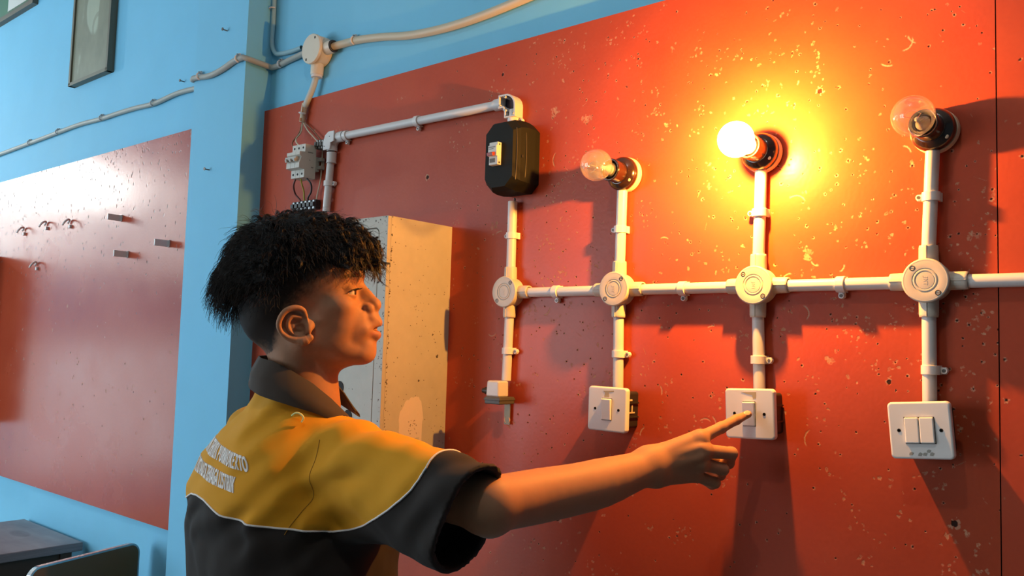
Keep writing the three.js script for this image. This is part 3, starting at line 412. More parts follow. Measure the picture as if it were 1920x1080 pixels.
// ---------------------------------------------------------------- things on and before the left bay
function hook(kind, x, y, label) {
  const o = thing('pipe_clip', label, 'pipe clip', [x, y, 0], 'white clips left on the left panel');
  if (kind === 'strip') part('tongue', [rbox(0.006, 0.02, 0.046, 0.0012, 0, 0, 0.022), rbox(0.012, 0.022, 0.004, 0.001, 0.002, 0, 0.002)], M.clip, o);
  else part('ring', [mv(new THREE.TorusGeometry(0.016, 0.0036, 8, 24, 3.9).rotateX(0.2), 0, 0, 0.017, 0, -0.9, -1.1), rbox(0.012, 0.012, 0.008, 0.001, 0.004, -0.012, 0.004)], M.clip, o);
}
hook('strip', -2.72, 1.737, 'white clip tongue lowest of the three on the right part of the left panel'); hook('strip', -2.455, 1.757, 'white clip tongue closest to the pillar on the left panel'); hook('strip', -2.78, 1.86, 'white clip tongue highest of the three on the left panel');
hook('ring', -3.6, 1.873, 'open white pipe clip leftmost of the top row on the left panel'); hook('ring', -3.385, 1.88, 'open white pipe clip in the middle of the top row on the left panel'); hook('ring', -3.175, 1.872, 'open white pipe clip rightmost of the top row on the left panel'); hook('ring', -3.45, 1.73, 'open white pipe clip just right of the dark cabinet top');
{ const o = thing('wall_cabinet', 'dark grey cabinet on the left panel, cut by the left picture edge', 'cabinet', [-4.0, 1.445, 0]);
  part('carcass', [rbox(0.3, 0.68, 0.14, 0.003, 0, 0, 0.071)], std(0.035, 0.036, 0.04, 0.5), o); part('door', [rbox(0.292, 0.67, 0.016, 0.003, 0, 0, 0.149)], std(0.045, 0.046, 0.05, 0.45), o); }
{ const sh = new Sheet(256, 300, 0.3, 0.4, (x, y) => { const n = fbm(x * 22, y * 16, 9), b = Math.hypot((x - 0.17 - 0.02 * Math.sin(y * 22)) / 0.055, (y - 0.225) / 0.1), k = 0.85 + 0.4 * (n - 0.5), pale = sstep(1.05, 0.85, b + 0.3 * (n - 0.5)) * (Math.abs(Math.hypot(x - 0.2, y - 0.15) - 0.04) < 0.008 ? 0.4 : 1) + 0.5 * sstep(0.02, 0.0, Math.abs(x - 0.075 - 0.1 * (y - 0.2))) * sstep(0.5, 0.62, n);
    return [0.22 * k + 0.14 * pale, 0.235 * k + 0.17 * pale, 0.16 * k + 0.14 * pale, 0.5, 0.5]; });
  const o = thing('wall_plaque', 'grey green rectangular plaque with a pale curved stain, high on the blue wall', 'plaque', [-3.1, 2.63, ZF]);
  const f = new THREE.Mesh(box(0.29, 0.46, 0.012, 0, 0, 0.012), new THREE.MeshStandardMaterial({ ...sh.maps(), bumpScale: 0.0004, roughness: 1 })); f.name = 'board'; o.add(f);
  part('frame', [box(0.32, 0.012, 0.024, 0, -0.236, 0.012), box(0.32, 0.012, 0.024, 0, 0.236, 0.012), box(0.014, 0.484, 0.024, -0.152, 0, 0.012), box(0.014, 0.484, 0.024, 0.152, 0, 0.012)], std(0.13, 0.12, 0.08, 0.5), o); part('nail', cylZ(0.012, 0.012, 0.004, 0.0, 0.085, 0.02, 12), M.dark, o); }
{ const o = thing('wall_sign', 'green and white sign cut by the upper left picture corner', 'sign', [-4.0, 2.98, ZF]);
  part('panel', box(0.62, 0.3, 0.012, 0, 0, 0.008), std(0.02, 0.13, 0.06, 0.4), o); part('white_field', box(0.26, 0.27, 0.003, 0.168, 0, 0.0155), std(0.6, 0.62, 0.58, 0.5), o); part('frame', [box(0.65, 0.02, 0.022, 0, -0.158, 0.011), box(0.65, 0.02, 0.022, 0, 0.158, 0.011), box(0.018, 0.3, 0.022, 0.317, 0, 0.011), box(0.018, 0.3, 0.022, -0.317, 0, 0.011)], std(0.12, 0.1, 0.07, 0.5), o); }
// desk at the foot of the left bay
{ const o = thing('desk', 'worn grey topped wooden desk against the blue wall at lower left', 'desk', [-3.155, 0, 0.3]);
  const ds = new Sheet(512, 512, 0.5, 0.6, (x, y) => { const n = fbm(x * 8, y * 40, 2), m = fbm(x * 20, y * 20, 5), b = sstep(1, 0.7, Math.hypot((x - 0.24) / 0.07, (y - 0.5) / 0.03)), k = 0.8 + 0.35 * (n - 0.5) + 0.3 * (m - 0.5) - 0.25 * b; return [0.3 * k, 0.295 * k, 0.32 * k, n, 0.5]; });
  part('desk_top', rbox(0.5, 0.028, 0.6, 0.003, 0, 0.776, 0, 2), new THREE.MeshStandardMaterial({ ...ds.maps(), bumpScale: 0.0006, roughness: 1 }), o);
  part('side_panel', [box(0.018, 0.7, 0.54, 0.228, 0.412, 0)], M.deskSide, o); part('side_panel', [box(0.018, 0.7, 0.54, -0.228, 0.412, 0)], M.deskSide, o); part('shelf', box(0.438, 0.016, 0.52, 0, 0.62, 0), M.deskSide, o);
  for (const a of [-1, 1]) for (const b of [-1, 1]) part('leg', box(0.035, 0.762, 0.035, a * 0.228, 0.381, b * 0.25), M.deskSide, o); }
// chair with its back towards us
{ const o = thing('chair', 'wooden backed metal chair before the desk, only its backrest top in view', 'chair', [-2.432, 0, 0.194]); o.rotation.y = -1.5708 + 0.303;
  const bs = rrectShape(0.352, 0.3, 0.03); part('backrest', new THREE.ExtrudeGeometry(bs, { depth: 0.01, bevelEnabled: true, bevelSize: 0.002, bevelThickness: 0.002, bevelSegments: 2, curveSegments: 10 }).translate(0, 0.713, -0.006), M.chairWood, o);
  const rim = rrectShape(0.358, 0.306, 0.033); rim.holes.push(new THREE.Path(rrectShape(0.35, 0.298, 0.029).getPoints(10))); part('metal_rim', new THREE.ExtrudeGeometry(rim, { depth: 0.013, bevelEnabled: true, bevelSize: 0.001, bevelThickness: 0.001, bevelSegments: 2, curveSegments: 10 }).translate(0, 0.713, -0.0075), M.chrome, o);
  part('seat', rbox(0.37, 0.022, 0.36, 0.009, 0, 0.445, 0.2), M.chairWood, o);
  for (const s of [-1, 1]) { part('leg', tube([[s * 0.15, 0.8, 0.017], [s * 0.155, 0.6, 0.015], [s * 0.165, 0.43, 0.04], [s * 0.175, 0.2, 0.0], [s * 0.18, 0.006, -0.03]], 0.011, 30, 10), M.black, o); part('leg', tube([[s * 0.165, 0.428, 0.03], [s * 0.165, 0.425, 0.3], [s * 0.168, 0.4, 0.355], [s * 0.175, 0.006, 0.38]], 0.011, 30, 10), M.black, o); } }

// grey metal locker on the board behind the head
{ const o = thing('metal_locker', 'old grey metal wall cabinet behind the face, its right side lit orange', 'cabinet', [-1.249, 1.16, 0]);
  const w = 0.34, h = 0.563, d = 0.178;
  const skin = (seedN, wm, hm, fnx) => new THREE.MeshStandardMaterial({ ...(() => { seed = seedN; const sh = new Sheet(512, Math.round(512 * hm / wm), wm, hm, (x, y) => { const n = fbm(x * 9, y * 9, seedN) - 0.5, m = fbm(x * 70, y * 70, seedN) - 0.5, k = 1 + 0.18 * n + 0.1 * m; return [0.42 * k, 0.4 * k, 0.33 * k, 0.6 + 0.1 * m, 0.5]; }); fnx(sh); return sh.maps(); })(), bumpScale: 0.0006, roughness: 1 });
  const speck = (sh, x, y, r) => { const ph = rr(0, 90); sh.stamp(x, y, r * 1.5, (dx, dy) => Math.hypot(dx, dy) < r * (0.3 + 1.2 * noise(dx / r * 1.3 + ph, dy / r * 1.3)) ? [0.9, 0.03, 0.014, 0.008, 0.2] : null); };
  const sideMat = skin(41, d, h, sh => {       // u runs from the front edge to the board
    for (let n = 0; n < 90; n++) speck(sh, 0.0015 + Math.abs(rr(-1, 1) * rr(0, 1)) * 0.004, rr(0, h), rr(0.0006, 0.002)); for (let n = 0; n < 420; n++) { const y = rr(0, h), x = rr(0, d); if (rnd() < noise(x * 20, y * 12, 7) * 1.1) speck(sh, x, y, rr(0.0004, 0.0012)); }
    for (const [x, y, r] of [[0.145, 0.29, 0.0034], [0.093, 0.24, 0.003], [0.13, 0.334, 0.0024]]) speck(sh, x, y, r);
    sh.stamp(0.08, 0.14, 0.1, (dx, dy) => { const n = fbm(dx * 60 + 4, dy * 30, 6) - 0.5, b = Math.hypot(dx / 0.035, (dy - 0.025) / 0.045) + n * 0.7, t = Math.hypot((dx + 0.012) / 0.014, (dy + 0.035) / 0.05) + n * 0.6, u = Math.abs(dx - 0.024) < 0.0035 + n * 0.002 && dy < 0.02 && dy > -0.045; return b < 1 || t < 1 || u ? [0.85, 0.6, 0.52, 0.46, 0.65] : null; });
    for (let n = 0; n < 26; n++) speck(sh, 0.08 + rr(-0.012, 0.012), 0.15 + rr(-0.016, 0.012), rr(0.0004, 0.0012)); });
  const frontMat = skin(43, w, h, sh => { for (let n = 0; n < 70; n++) speck(sh, w - 0.003 - Math.abs(rr(-1, 1) * rr(0, 1)) * 0.012, rr(0, h), rr(0.0006, 0.0018)); for (let n = 0; n < 60; n++) speck(sh, rr(0, w), h - Math.abs(rr(-1, 1) * rr(0, 1)) * 0.012, rr(0.0008, 0.0024)); for (let n = 0; n < 120; n++) speck(sh, rr(0, w), rr(0, h), rr(0.0004, 0.0011)); });
  const m = new THREE.Mesh(box(w, h, d - 0.009, -w / 2, h / 2, (d - 0.009) / 2), [sideMat, frontMat, frontMat, frontMat, frontMat, frontMat]); m.name = 'carcass'; o.add(m);
  const fr = rrectShape(w, h, 0.002); fr.holes.push(new THREE.Path(rrectShape(w - 0.05, h - 0.044, 0.012).getPoints(8)));
  const fg = new THREE.ExtrudeGeometry(fr, { depth: 0.0075, bevelEnabled: true, bevelSize: 0.0008, bevelThickness: 0.0008, bevelOffset: -0.0008, bevelSegments: 2 }).translate(-w / 2, h / 2, d - 0.0082); { const p = fg.attributes.position, u = fg.attributes.uv; for (let i = 0; i < p.count; i++) u.setXY(i, (p.getX(i) + w) / w, p.getY(i) / h); }
  part('door_frame', fg, [frontMat, std(0.4, 0.38, 0.32, 0.5)], o);
  const dg = plateGeo(w - 0.0545, h - 0.0485, 0.011, 0.0045, 0.001).translate(-w / 2, h / 2, d - 0.0052); { const p = dg.attributes.position, u = dg.attributes.uv; for (let i = 0; i < p.count; i++) u.setXY(i, (p.getX(i) + w) / w, p.getY(i) / h); }
  part('door', dg, [frontMat, std(0.4, 0.38, 0.32, 0.5)], o);
  part('lock_hole', [cylZ(0.0135, 0.0135, 0.0008, -0.129, 0.221, d + 0.0001, 24)], M.dark, o); part('lock_hole', [cylZ(0.0125, 0.0125, 0.0008, -0.098, 0.166, d + 0.0001, 24)], M.dark, o);
  part('latch', rbox(0.012, 0.014, 0.014, 0.002, 0.004, 0.124, d - 0.032), M.black, o); }

// ---------------------------------------------------------------- the student
const sph = (x, y, z, c, r) => Math.hypot(x - c[0], y - c[1], z - c[2]) - r;
function ell(x, y, z, c, r) { const a = (x - c[0]) / r[0], b = (y - c[1]) / r[1], d = (z - c[2]) / r[2], k0 = Math.hypot(a, b, d), k1 = Math.hypot(a / r[0], b / r[1], d / r[2]); return k1 < 1e-9 ? -Math.min(...r) : k0 * (k0 - 1) / k1; }
function cap(x, y, z, a, b, ra, rb) { const dx = b[0] - a[0], dy = b[1] - a[1], dz = b[2] - a[2], t = Math.min(1, Math.max(0, ((x - a[0]) * dx + (y - a[1]) * dy + (z - a[2]) * dz) / (dx * dx + dy * dy + dz * dz))); return Math.hypot(x - a[0] - dx * t, y - a[1] - dy * t, z - a[2] - dz * t) - ra - (rb - ra) * t; }
const smin = (a, b, k) => { const h = Math.max(k - Math.abs(a - b), 0) / k; return Math.min(a, b) - h * h * k * 0.25; };
const smax = (a, b, k) => -smin(-a, -b, k);
// naive surface nets over f in the box lo..hi; smooth normals from the field
function mesher(f, lo, hi, cell) {
  const n = [0, 1, 2].map(i => Math.ceil((hi[i] - lo[i]) / cell) + 1), [nx, ny, nz] = n, v = new Float32Array(nx * ny * nz);
  for (let k = 0, q = 0; k < nz; k++) for (let j = 0; j < ny; j++) for (let i = 0; i < nx; i++, q++) v[q] = f(lo[0] + i * cell, lo[1] + j * cell, lo[2] + k * cell);
  const at = new Int32Array(nx * ny * nz).fill(-1), pos = [], idx = [], sx = 1, sy = nx, sz = nx * ny, co = [0, sx, sy, sx + sy, sz, sz + sx, sz + sy, sz + sx + sy], ed = [[0, 1], [0, 2], [0, 4], [1, 3], [1, 5], [2, 3], [2, 6], [3, 7], [4, 5], [4, 6], [5, 7], [6, 7]];
  for (let k = 0; k < nz - 1; k++) for (let j = 0; j < ny - 1; j++) for (let i = 0; i < nx - 1; i++) {
    const q = i + j * sy + k * sz; let m = 0; for (let c = 0; c < 8; c++) if (v[q + co[c]] < 0) m |= 1 << c; if (!m || m === 255) continue;
    let x = 0, y = 0, z = 0, s = 0; for (const [a, b] of ed) { if (((m >> a) & 1) === ((m >> b) & 1)) continue; const va = v[q + co[a]], vb = v[q + co[b]], t = va / (va - vb); x += (a & 1) + ((b & 1) - (a & 1)) * t; y += ((a >> 1) & 1) + (((b >> 1) & 1) - ((a >> 1) & 1)) * t; z += (a >> 2) + ((b >> 2) - (a >> 2)) * t; s++; }
    at[q] = pos.length / 3; pos.push(lo[0] + (i + x / s) * cell, lo[1] + (j + y / s) * cell, lo[2] + (k + z / s) * cell);
  }
  const quad = (a, b, c, d, flip) => { if (a < 0 || b < 0 || c < 0 || d < 0) return; flip ? idx.push(a, c, b, a, d, c) : idx.push(a, b, c, a, c, d); };
  for (let k = 1; k < nz - 1; k++) for (let j = 1; j < ny - 1; j++) for (let i = 1; i < nx - 1; i++) {
    const q = i + j * sy + k * sz, s = v[q] < 0;
    if (s !== v[q + sx] < 0) quad(at[q], at[q - sz], at[q - sy - sz], at[q - sy], !s ? false : true);
    if (s !== v[q + sy] < 0) quad(at[q], at[q - sx], at[q - sx - sz], at[q - sz], !s ? false : true);
    if (s !== v[q + sz] < 0) quad(at[q], at[q - sy], at[q - sx - sy], at[q - sx], !s ? false : true);
  }
  const P = new Float32Array(pos), N = new Float32Array(pos.length), e = cell * 0.6;
  for (let i = 0; i < P.length; i += 3) for (let it = 0; it < 2; it++) {
    const x = P[i], y = P[i + 1], z = P[i + 2], gx = f(x + e, y, z) - f(x - e, y, z), gy = f(x, y + e, z) - f(x, y - e, z), gz = f(x, y, z + e) - f(x, y, z - e), l = Math.hypot(gx, gy, gz) || 1;
    if (!it) { const d = Math.max(-cell * 0.5, Math.min(cell * 0.5, f(x, y, z) / Math.max(0.5, l / (2 * e)))); P[i] -= gx / l * d; P[i + 1] -= gy / l * d; P[i + 2] -= gz / l * d; } else { N[i] = gx / l; N[i + 1] = gy / l; N[i + 2] = gz / l; }
  }
  const g = new THREE.BufferGeometry(); g.setAttribute('position', new THREE.BufferAttribute(P, 3)); g.setAttribute('normal', new THREE.BufferAttribute(N, 3)); g.setIndex(idx); return g;
}
function paint(g, fn) { const p = g.attributes.position, c = new Float32Array(p.count * 3); for (let i = 0; i < p.count; i++) { const q = fn(p.getX(i), p.getY(i), p.getZ(i)); c[3 * i] = q[0]; c[3 * i + 1] = q[1]; c[3 * i + 2] = q[2]; } g.setAttribute('color', new THREE.BufferAttribute(c, 3)); return g; }

const person = thing('person', 'young man with wavy black hair in yellow and black work shirt, fingertip on the switch', 'person', [-1.2, 0, 0.4]);
const toPerson = g => g.translate(1.2, 0, -0.4);
// head frame: forward, up and right-hand axes of the head; head shapes are drawn in units of 0.86 mm
const BK = 0.9058, BO = [0, 0.1385, 0.1192];      // build and place of the trunk and head
const inB = f => (x, y, z) => BK * f((x - BO[0]) / BK, (y - BO[1]) / BK, (z - BO[2]) / BK);
const HU = BK / 1160, HO = V(-1.0257, 1.5353, 0.4987), headM = new THREE.Matrix4();
{ const f = V(0.5997, 0.0456, -0.7989), s = V(0.8001, -0.051, 0.5977), u = V(0.0134, 0.9977, 0.0671), y = -0.27; const f2 = f.clone().multiplyScalar(Math.cos(y)).addScaledVector(s, -Math.sin(y)), s2 = s.clone().multiplyScalar(Math.cos(y)).addScaledVector(f, Math.sin(y));
  headM.makeBasis(f2.multiplyScalar(HU), u.multiplyScalar(HU), s2.multiplyScalar(HU)).setPosition(HO); }
const toWorld = g => { g.applyMatrix4(headM); g.normalizeNormals(); return g; };
function head(x, y, z0) {
  const z = Math.abs(z0);
  let d = ell(x, y, z, [-42, 36, 0], [110, 94, 84]);
  d = smin(d, ell(x, y, z, [14, 56, 0], [62, 64, 68]), 26);
  d = smin(d, ell(x, y, z, [-86, -24, 0], [66, 72, 62]), 30);
  d = smin(d, ell(x, y, z, [26, -22, 0], [60, 82, 60]), 22);
  d = smin(d, ell(x, y, z, [60, -40, 0], [43, 36, 42]), 18);
  d = smin(d, ell(x, y, z, [48, -14, 48], [25, 18, 19]), 20);
  d = smin(d, ell(x, y, z, [34, -52, 40], [34, 36, 21]), 22);
  d = smin(d, cap(x, y, z, [-14, -72, 51], [78, -100, 13], 23, 20), 24);
  d = smin(d, ell(x, y, z, [34, -98, 0], [48, 34, 42]), 20);
  d = smin(d, ell(x, y, z, [85, -102, 0], [22, 21, 24]), 12);
  d = smin(d, cap(x, y, z, [-38, -70, 0], [-26, -205, 0], 61, 64), 26);
  d = smin(d, cap(x, y, z, [73, 46, 8], [56, 45, 46], 9, 9), 14);
  // eye
  d = smax(d, -sph(x, y, z, [90, 13, 33], 18), 14);
  d = smin(d, sph(x, y, z, [62, 12, 32], 17), 5);
  const sl = (x - 60) * 0.12; d = smax(d, -ell(x, y - sl, z, [80, 9.5, 37], [19, 4.4, 15]), 2.2);
  // nose
  d = smin(d, cap(x, y, z, [73, 28, 0], [104, -9, 0], 8.5, 10), 9);
  d = smin(d, sph(x, y, z, [104, -13, 0], 12.5), 6);
  d = smin(d, cap(x, y, z, [84, 2, 0], [90, -20, 0], 12, 15), 9);
  d = smin(d, ell(x, y, z, [93, -19, 15], [13, 10, 8.5]), 3.5);
  d = smax(d, -ell(x, y, z, [100, -27.5, 7.5], [6.5, 5, 4]), 2.5);
  d = smax(d, -sph(x, y, z, [88, -17, 27], 5), 5);
  // mouth
  d = smin(d, ell(x, y, z, [101, -36, 0], [12, 12, 20]), 9);
  d = smin(d, cap(x, y, z, [109.5, -46, 4], [94, -56, 24], 9, 4.5), 9);
  d = smin(d, cap(x, y, z, [106.5, -69, 3], [92, -61, 23], 9.8, 5), 9);
  d = smin(d, ell(x, y, z, [89, -85, 0], [17, 18, 24]), 10);
  d = smin(d, ell(x, y, z, [76, -60, 20], [20, 26, 18]), 12);
  d = smax(d, -ell(x, y, z, [110, -57.5, 0], [15, 3.6, 15]), 3);
  return d;
}
// smooth chains of tapered capsules through [x, y, z, radius] points
function chain(pts, n) { const c = new THREE.CatmullRomCurve3(pts.map(p => V(p[0], p[1], p[2]))), out = []; for (let i = 0; i <= n; i++) { const t = i / n, q = c.getPoint(t), s = t * (pts.length - 1), k = Math.min(pts.length - 2, Math.floor(s)), e = sstep(0, 1, s - k); out.push([q.x, q.y, q.z, pts[k][3] + (pts[k + 1][3] - pts[k][3]) * e]); } return out; }
function chainDist(c, x, y, z) { let d = 9e9; for (let i = 0; i < c.length - 1; i++) { const a = c[i], b = c[i + 1]; d = Math.min(d, cap(x, y, z, a, b, a[3], b[3])); } return d; }
// right ear (its mirror image on the far side)
const earX = 30, earHelix = [[-34, -30, 82, 4.4], [-36, -21, 87, 4.6], [-43, -16.5, 92, 5], [-53, -16.5, 97, 5.2], [-64, -22, 101, 5.2], [-72, -33, 103, 5], [-76, -46, 102, 4.8], [-73, -59, 98, 4.6], [-63, -69, 93, 5.2], [-50, -74, 88, 6.5], [-35, -76, 85, 8.6], [-25, -70, 82, 6]];
const earInner = [[-42, -33, 86, 3.4], [-56, -32, 93, 4.2], [-62, -44, 95, 4], [-60, -56, 92, 4], [-49, -64, 88, 4.2]];
const helixC = chain(earHelix, 30), innerC = chain(earInner, 14);
function ear(x0, y, z0) {
  const x = x0 - earX, z = Math.abs(z0); let d = 99;
  d = smin(chainDist(helixC, x, y, z), chainDist(innerC, x, y, z), 3);
  const lift = z - (83 - (x + 50) * 0.42 * (x < -50 ? 1 : 0.2));
  let plate = Math.max(Math.hypot((x + 52) / 24, (y + 46) / 30) * 26 - 26, Math.abs(lift) - 3.2); d = smin(d, plate, 4);
  d = smax(d, -ell(x, y, z, [-44, -52, 90], [11, 13, 11]), 4);
  d = smin(d, ell(x, y, z, [-28, -55, 82], [6, 9, 6]), 4);
  d = smin(d, cap(x, y, z, [-30, -48, 74], [-54, -50, 84], 11, 6), 5);
  return smax(d, -ell(x, y, z, [-42, -53, 91], [9, 11, 9]), 3);
}
const skull = (x, y, z) => smin(head(x, y, z), ear(x, y, z), 3);
const skin = [0.36, 0.185, 0.105], lipC = [0.34, 0.125, 0.095], hairC = [0.006, 0.0045, 0.004];
// hair line in the side view of the head: > 0 inside the clipped hair
function clipped(x, y, z) {
  const l = [[120, 62], [48, 50], [24, 36], [8, 18], [-10, 2], [-24, -14], [-46, -34], [-74, -100], [-110, -120], [-300, -120]];
  if (y < -100 + (x + 84) * 0.5 && x > -110) return -40;
  if (x < -74) return Math.min(60, y + 112 + (x + 84) * 0.25);
  let yb = 60; for (let i = 0; i < l.length - 1; i++) if (x <= l[i][0] && x > l[i + 1][0]) { const t = (x - l[i + 1][0]) / (l[i][0] - l[i + 1][0]); yb = l[i + 1][1] + t * (l[i][1] - l[i + 1][1]); }
  return y - yb;
}
const mixc = (a, b, t) => a.map((v, i) => v + (b[i] - v) * t);
const headGeo = mergeGeometries([paint(mesher((x, y, z) => head(x, y, z), [-170, -215, -100], [128, 142, 100], 2.6), (x, y, z) => {
  let c = skin.map((v, i) => v * (0.92 + 0.16 * fbm(x * 0.12 + 40, y * 0.12, z * 0.12 + 9) + 0.05 * (noise(x * 0.6, y * 0.6, z * 0.6) - 0.5)));
  const lip = Math.min(cap(x, y, Math.abs(z), [113, -47, 0], [97, -55, 25], 7, 3), cap(x, y, Math.abs(z), [112, -70, 0], [95, -62, 25], 8.5, 4)); c = mixc(c, lipC, 0.8 * sstep(1.5, -2, lip) * (x > 92 ? 1 : 0));
  const az = Math.abs(z), by = 41 + 0.06 * (x - 60) - 0.012 * (az - 30) ** 2 * 0.25, brow = Math.abs(y - by - 1) < 4.6 && az > 12 && az < 56 && x > 40 ? 0.85 * sstep(0.25, 0.5, noise(x * 0.7, y * 1.6, z * 0.35) + 0.12) * sstep(4.6, 2.4, Math.abs(y - by - 1)) : 0;
  c = mixc(c, hairC, brow);
  const h = clipped(x, y, z) + 26 * (fbm(x * 0.09, y * 0.09, z * 0.09) - 0.5) + 12 * (noise(x * 0.8, y * 0.8, z * 0.8) - 0.5); return mixc(c, hairC, 0.97 * sstep(-22, 34, h));
}), paint(mesher(ear, [-62, -96, 58], [22, 2, 116], 1.25), (x, y, z) => skin.map(v => v * (0.95 + 0.1 * noise(x * 0.2, y * 0.2, z * 0.2)))), paint(mesher(ear, [-62, -96, -116], [22, 2, -58], 2), () => skin)].map(g => g.toNonIndexed()));
toWorld(headGeo);

// right arm and hand, metres in the room
const J = { sh: [-0.8995, 1.3061, 0.5004], el: [-0.7, 1.2778, 0.4736], fm: [-0.6938, 1.2794, 0.3913], fn: [-0.6656, 1.2885, 0.3018], wr: [-0.6291, 1.3099, 0.2053] };
const F = {
  i: [[-0.5852, 1.3497, 0.1518], [-0.5692, 1.3645, 0.1173], [-0.5594, 1.3755, 0.0885], [-0.5517, 1.3833, 0.0648]], m: [[-0.5787, 1.333, 0.154], [-0.5557, 1.3285, 0.1115], [-0.5726, 1.3107, 0.0848], [-0.5923, 1.3083, 0.0836]],
  r: [[-0.5836, 1.3151, 0.1538], [-0.5643, 1.3054, 0.1206], [-0.5813, 1.2933, 0.0945], [-0.598, 1.2954, 0.0977]], p: [[-0.5944, 1.2971, 0.1521], [-0.5749, 1.2853, 0.1239], [-0.5888, 1.2794, 0.1048], [-0.6018, 1.2844, 0.1094]],
  t: [[-0.6241, 1.3258, 0.1696], [-0.6103, 1.3244, 0.1313], [-0.5976, 1.3153, 0.0972], [-0.5849, 1.311, 0.0775]] };
const FR = { i: [0.01, 0.008, 0.0071, 0.0055], m: [0.0106, 0.009, 0.0083, 0.007], r: [0.01, 0.0088, 0.008, 0.0068], p: [0.0092, 0.0079, 0.0071, 0.0062], t: [0.0135, 0.0105, 0.0092, 0.0072] };
function finger(x, y, z, k) { const a = F[k], r = FR[k]; let d = 9; for (let i = 0; i < 3; i++) d = smin(d, cap(x, y, z, a[i], a[i + 1], r[i], r[i + 1]), 0.004); return d; }
function hand(x, y, z) {
  const far = Math.hypot(x + 0.595, y - 1.32, z - 0.14); if (far > 0.16) return far - 0.12;
  let d = cap(x, y, z, [-0.634, 1.3185, 0.213], [-0.627, 1.299, 0.2], 0.0175, 0.0175);
  const palm = [['i', 0.013], ['m', 0.0128], ['r', 0.0122], ['p', 0.0115]];
  for (const [k, r] of palm) { const q = k === 'i' ? [-0.6315, 1.3205, 0.206] : k === 'p' ? [-0.6255, 1.297, 0.199] : [-0.629, 1.31, 0.203]; d = smin(d, cap(x, y, z, q, F[k][0], 0.0155, r), 0.011); }
  d = smin(d, cap(x, y, z, [-0.6265, 1.318, 0.195], F.t[1], 0.018, 0.0125), 0.012);
  const kn = Math.min(sph(x, y, z, [-0.5826, 1.3495, 0.1545], 0.0098), sph(x, y, z, [-0.575, 1.333, 0.157], 0.0098), sph(x, y, z, [-0.5798, 1.315, 0.1565], 0.0094)); d = smin(d, kn, 0.008);
  let fg = Math.min(finger(x, y, z, 'i'), finger(x, y, z, 'm')); fg = Math.min(fg, finger(x, y, z, 'r'), finger(x, y, z, 'p'), finger(x, y, z, 't'));
  d = smin(d, fg, 0.0045);
  // tendons and slight creases on the back of the hand
  for (const [a, b] of [[[-0.624, 1.318, 0.203], [-0.577, 1.338, 0.166]], [[-0.6235, 1.309, 0.203], [-0.5755, 1.325, 0.1665]]]) d = smin(d, cap(x, y, z, a, b, 0.0035, 0.0035) - 0.0003, 0.008);
  return d;
}
const foreArm = chain([[...J.el, 0.0345], [...J.fm, 0.0352], [...J.fn, 0.0335], [-0.633, 1.3085, 0.214, 0.0252]], 14);
function armField(x, y, z) {
  let d = smin(cap(x, y, z, J.sh, J.el, 0.044, 0.0345), z > 0.15 ? chainDist(foreArm, x, y, z) : 9, 0.01);
  d = smin(d, cap(x, y, z, [-0.708, 1.2625, 0.475], [-0.697, 1.2585, 0.4745], 0.016, 0.014), 0.02);
  return d;
}
const armHand = (x, y, z) => smin(armField(x, y, z), hand(x, y, z), 0.014);
const skinArm = (x, y, z) => skin.map(v => v * (0.94 + 0.12 * fbm(x * 60, y * 60, z * 60) + 0.04 * (noise(x * 500, y * 500, z * 500) - 0.5)));
// far arm hangs down beside the body
const LA = { sh: [-1.345, 1.275, 0.34], el: [-1.4, 1.03, 0.36], wr: [-1.37, 0.8, 0.31] };   // in the trunk's own scale
function leftArm(x, y, z) {
  let d = smin(cap(x, y, z, LA.sh, LA.el, 0.048, 0.037), cap(x, y, z, LA.el, LA.wr, 0.037, 0.025), 0.02);
  let h = cap(x, y, z, [-1.37, 0.79, 0.31], [-1.365, 0.72, 0.305], 0.022, 0.03); h = Math.min(h, 9); d = smin(d, h, 0.015);
  for (let i = 0; i < 4; i++) { const o = (i - 1.5) * 0.019, l = [0.075, 0.085, 0.08, 0.065][i]; let f = cap(x, y, z, [-1.364, 0.715, 0.303 + o], [-1.362, 0.715 - l * 0.55, 0.3 + o], 0.0095, 0.0085); f = smin(f, cap(x, y, z, [-1.362, 0.715 - l * 0.55, 0.3 + o], [-1.35, 0.715 - l, 0.298 + o], 0.0085, 0.007), 0.004); d = smin(d, f, 0.004); }
  return smin(d, smin(cap(x, y, z, [-1.366, 0.765, 0.275], [-1.35, 0.715, 0.255], 0.013, 0.0105), cap(x, y, z, [-1.35, 0.715, 0.255], [-1.34, 0.69, 0.254], 0.0105, 0.008), 0.004), 0.006);
}
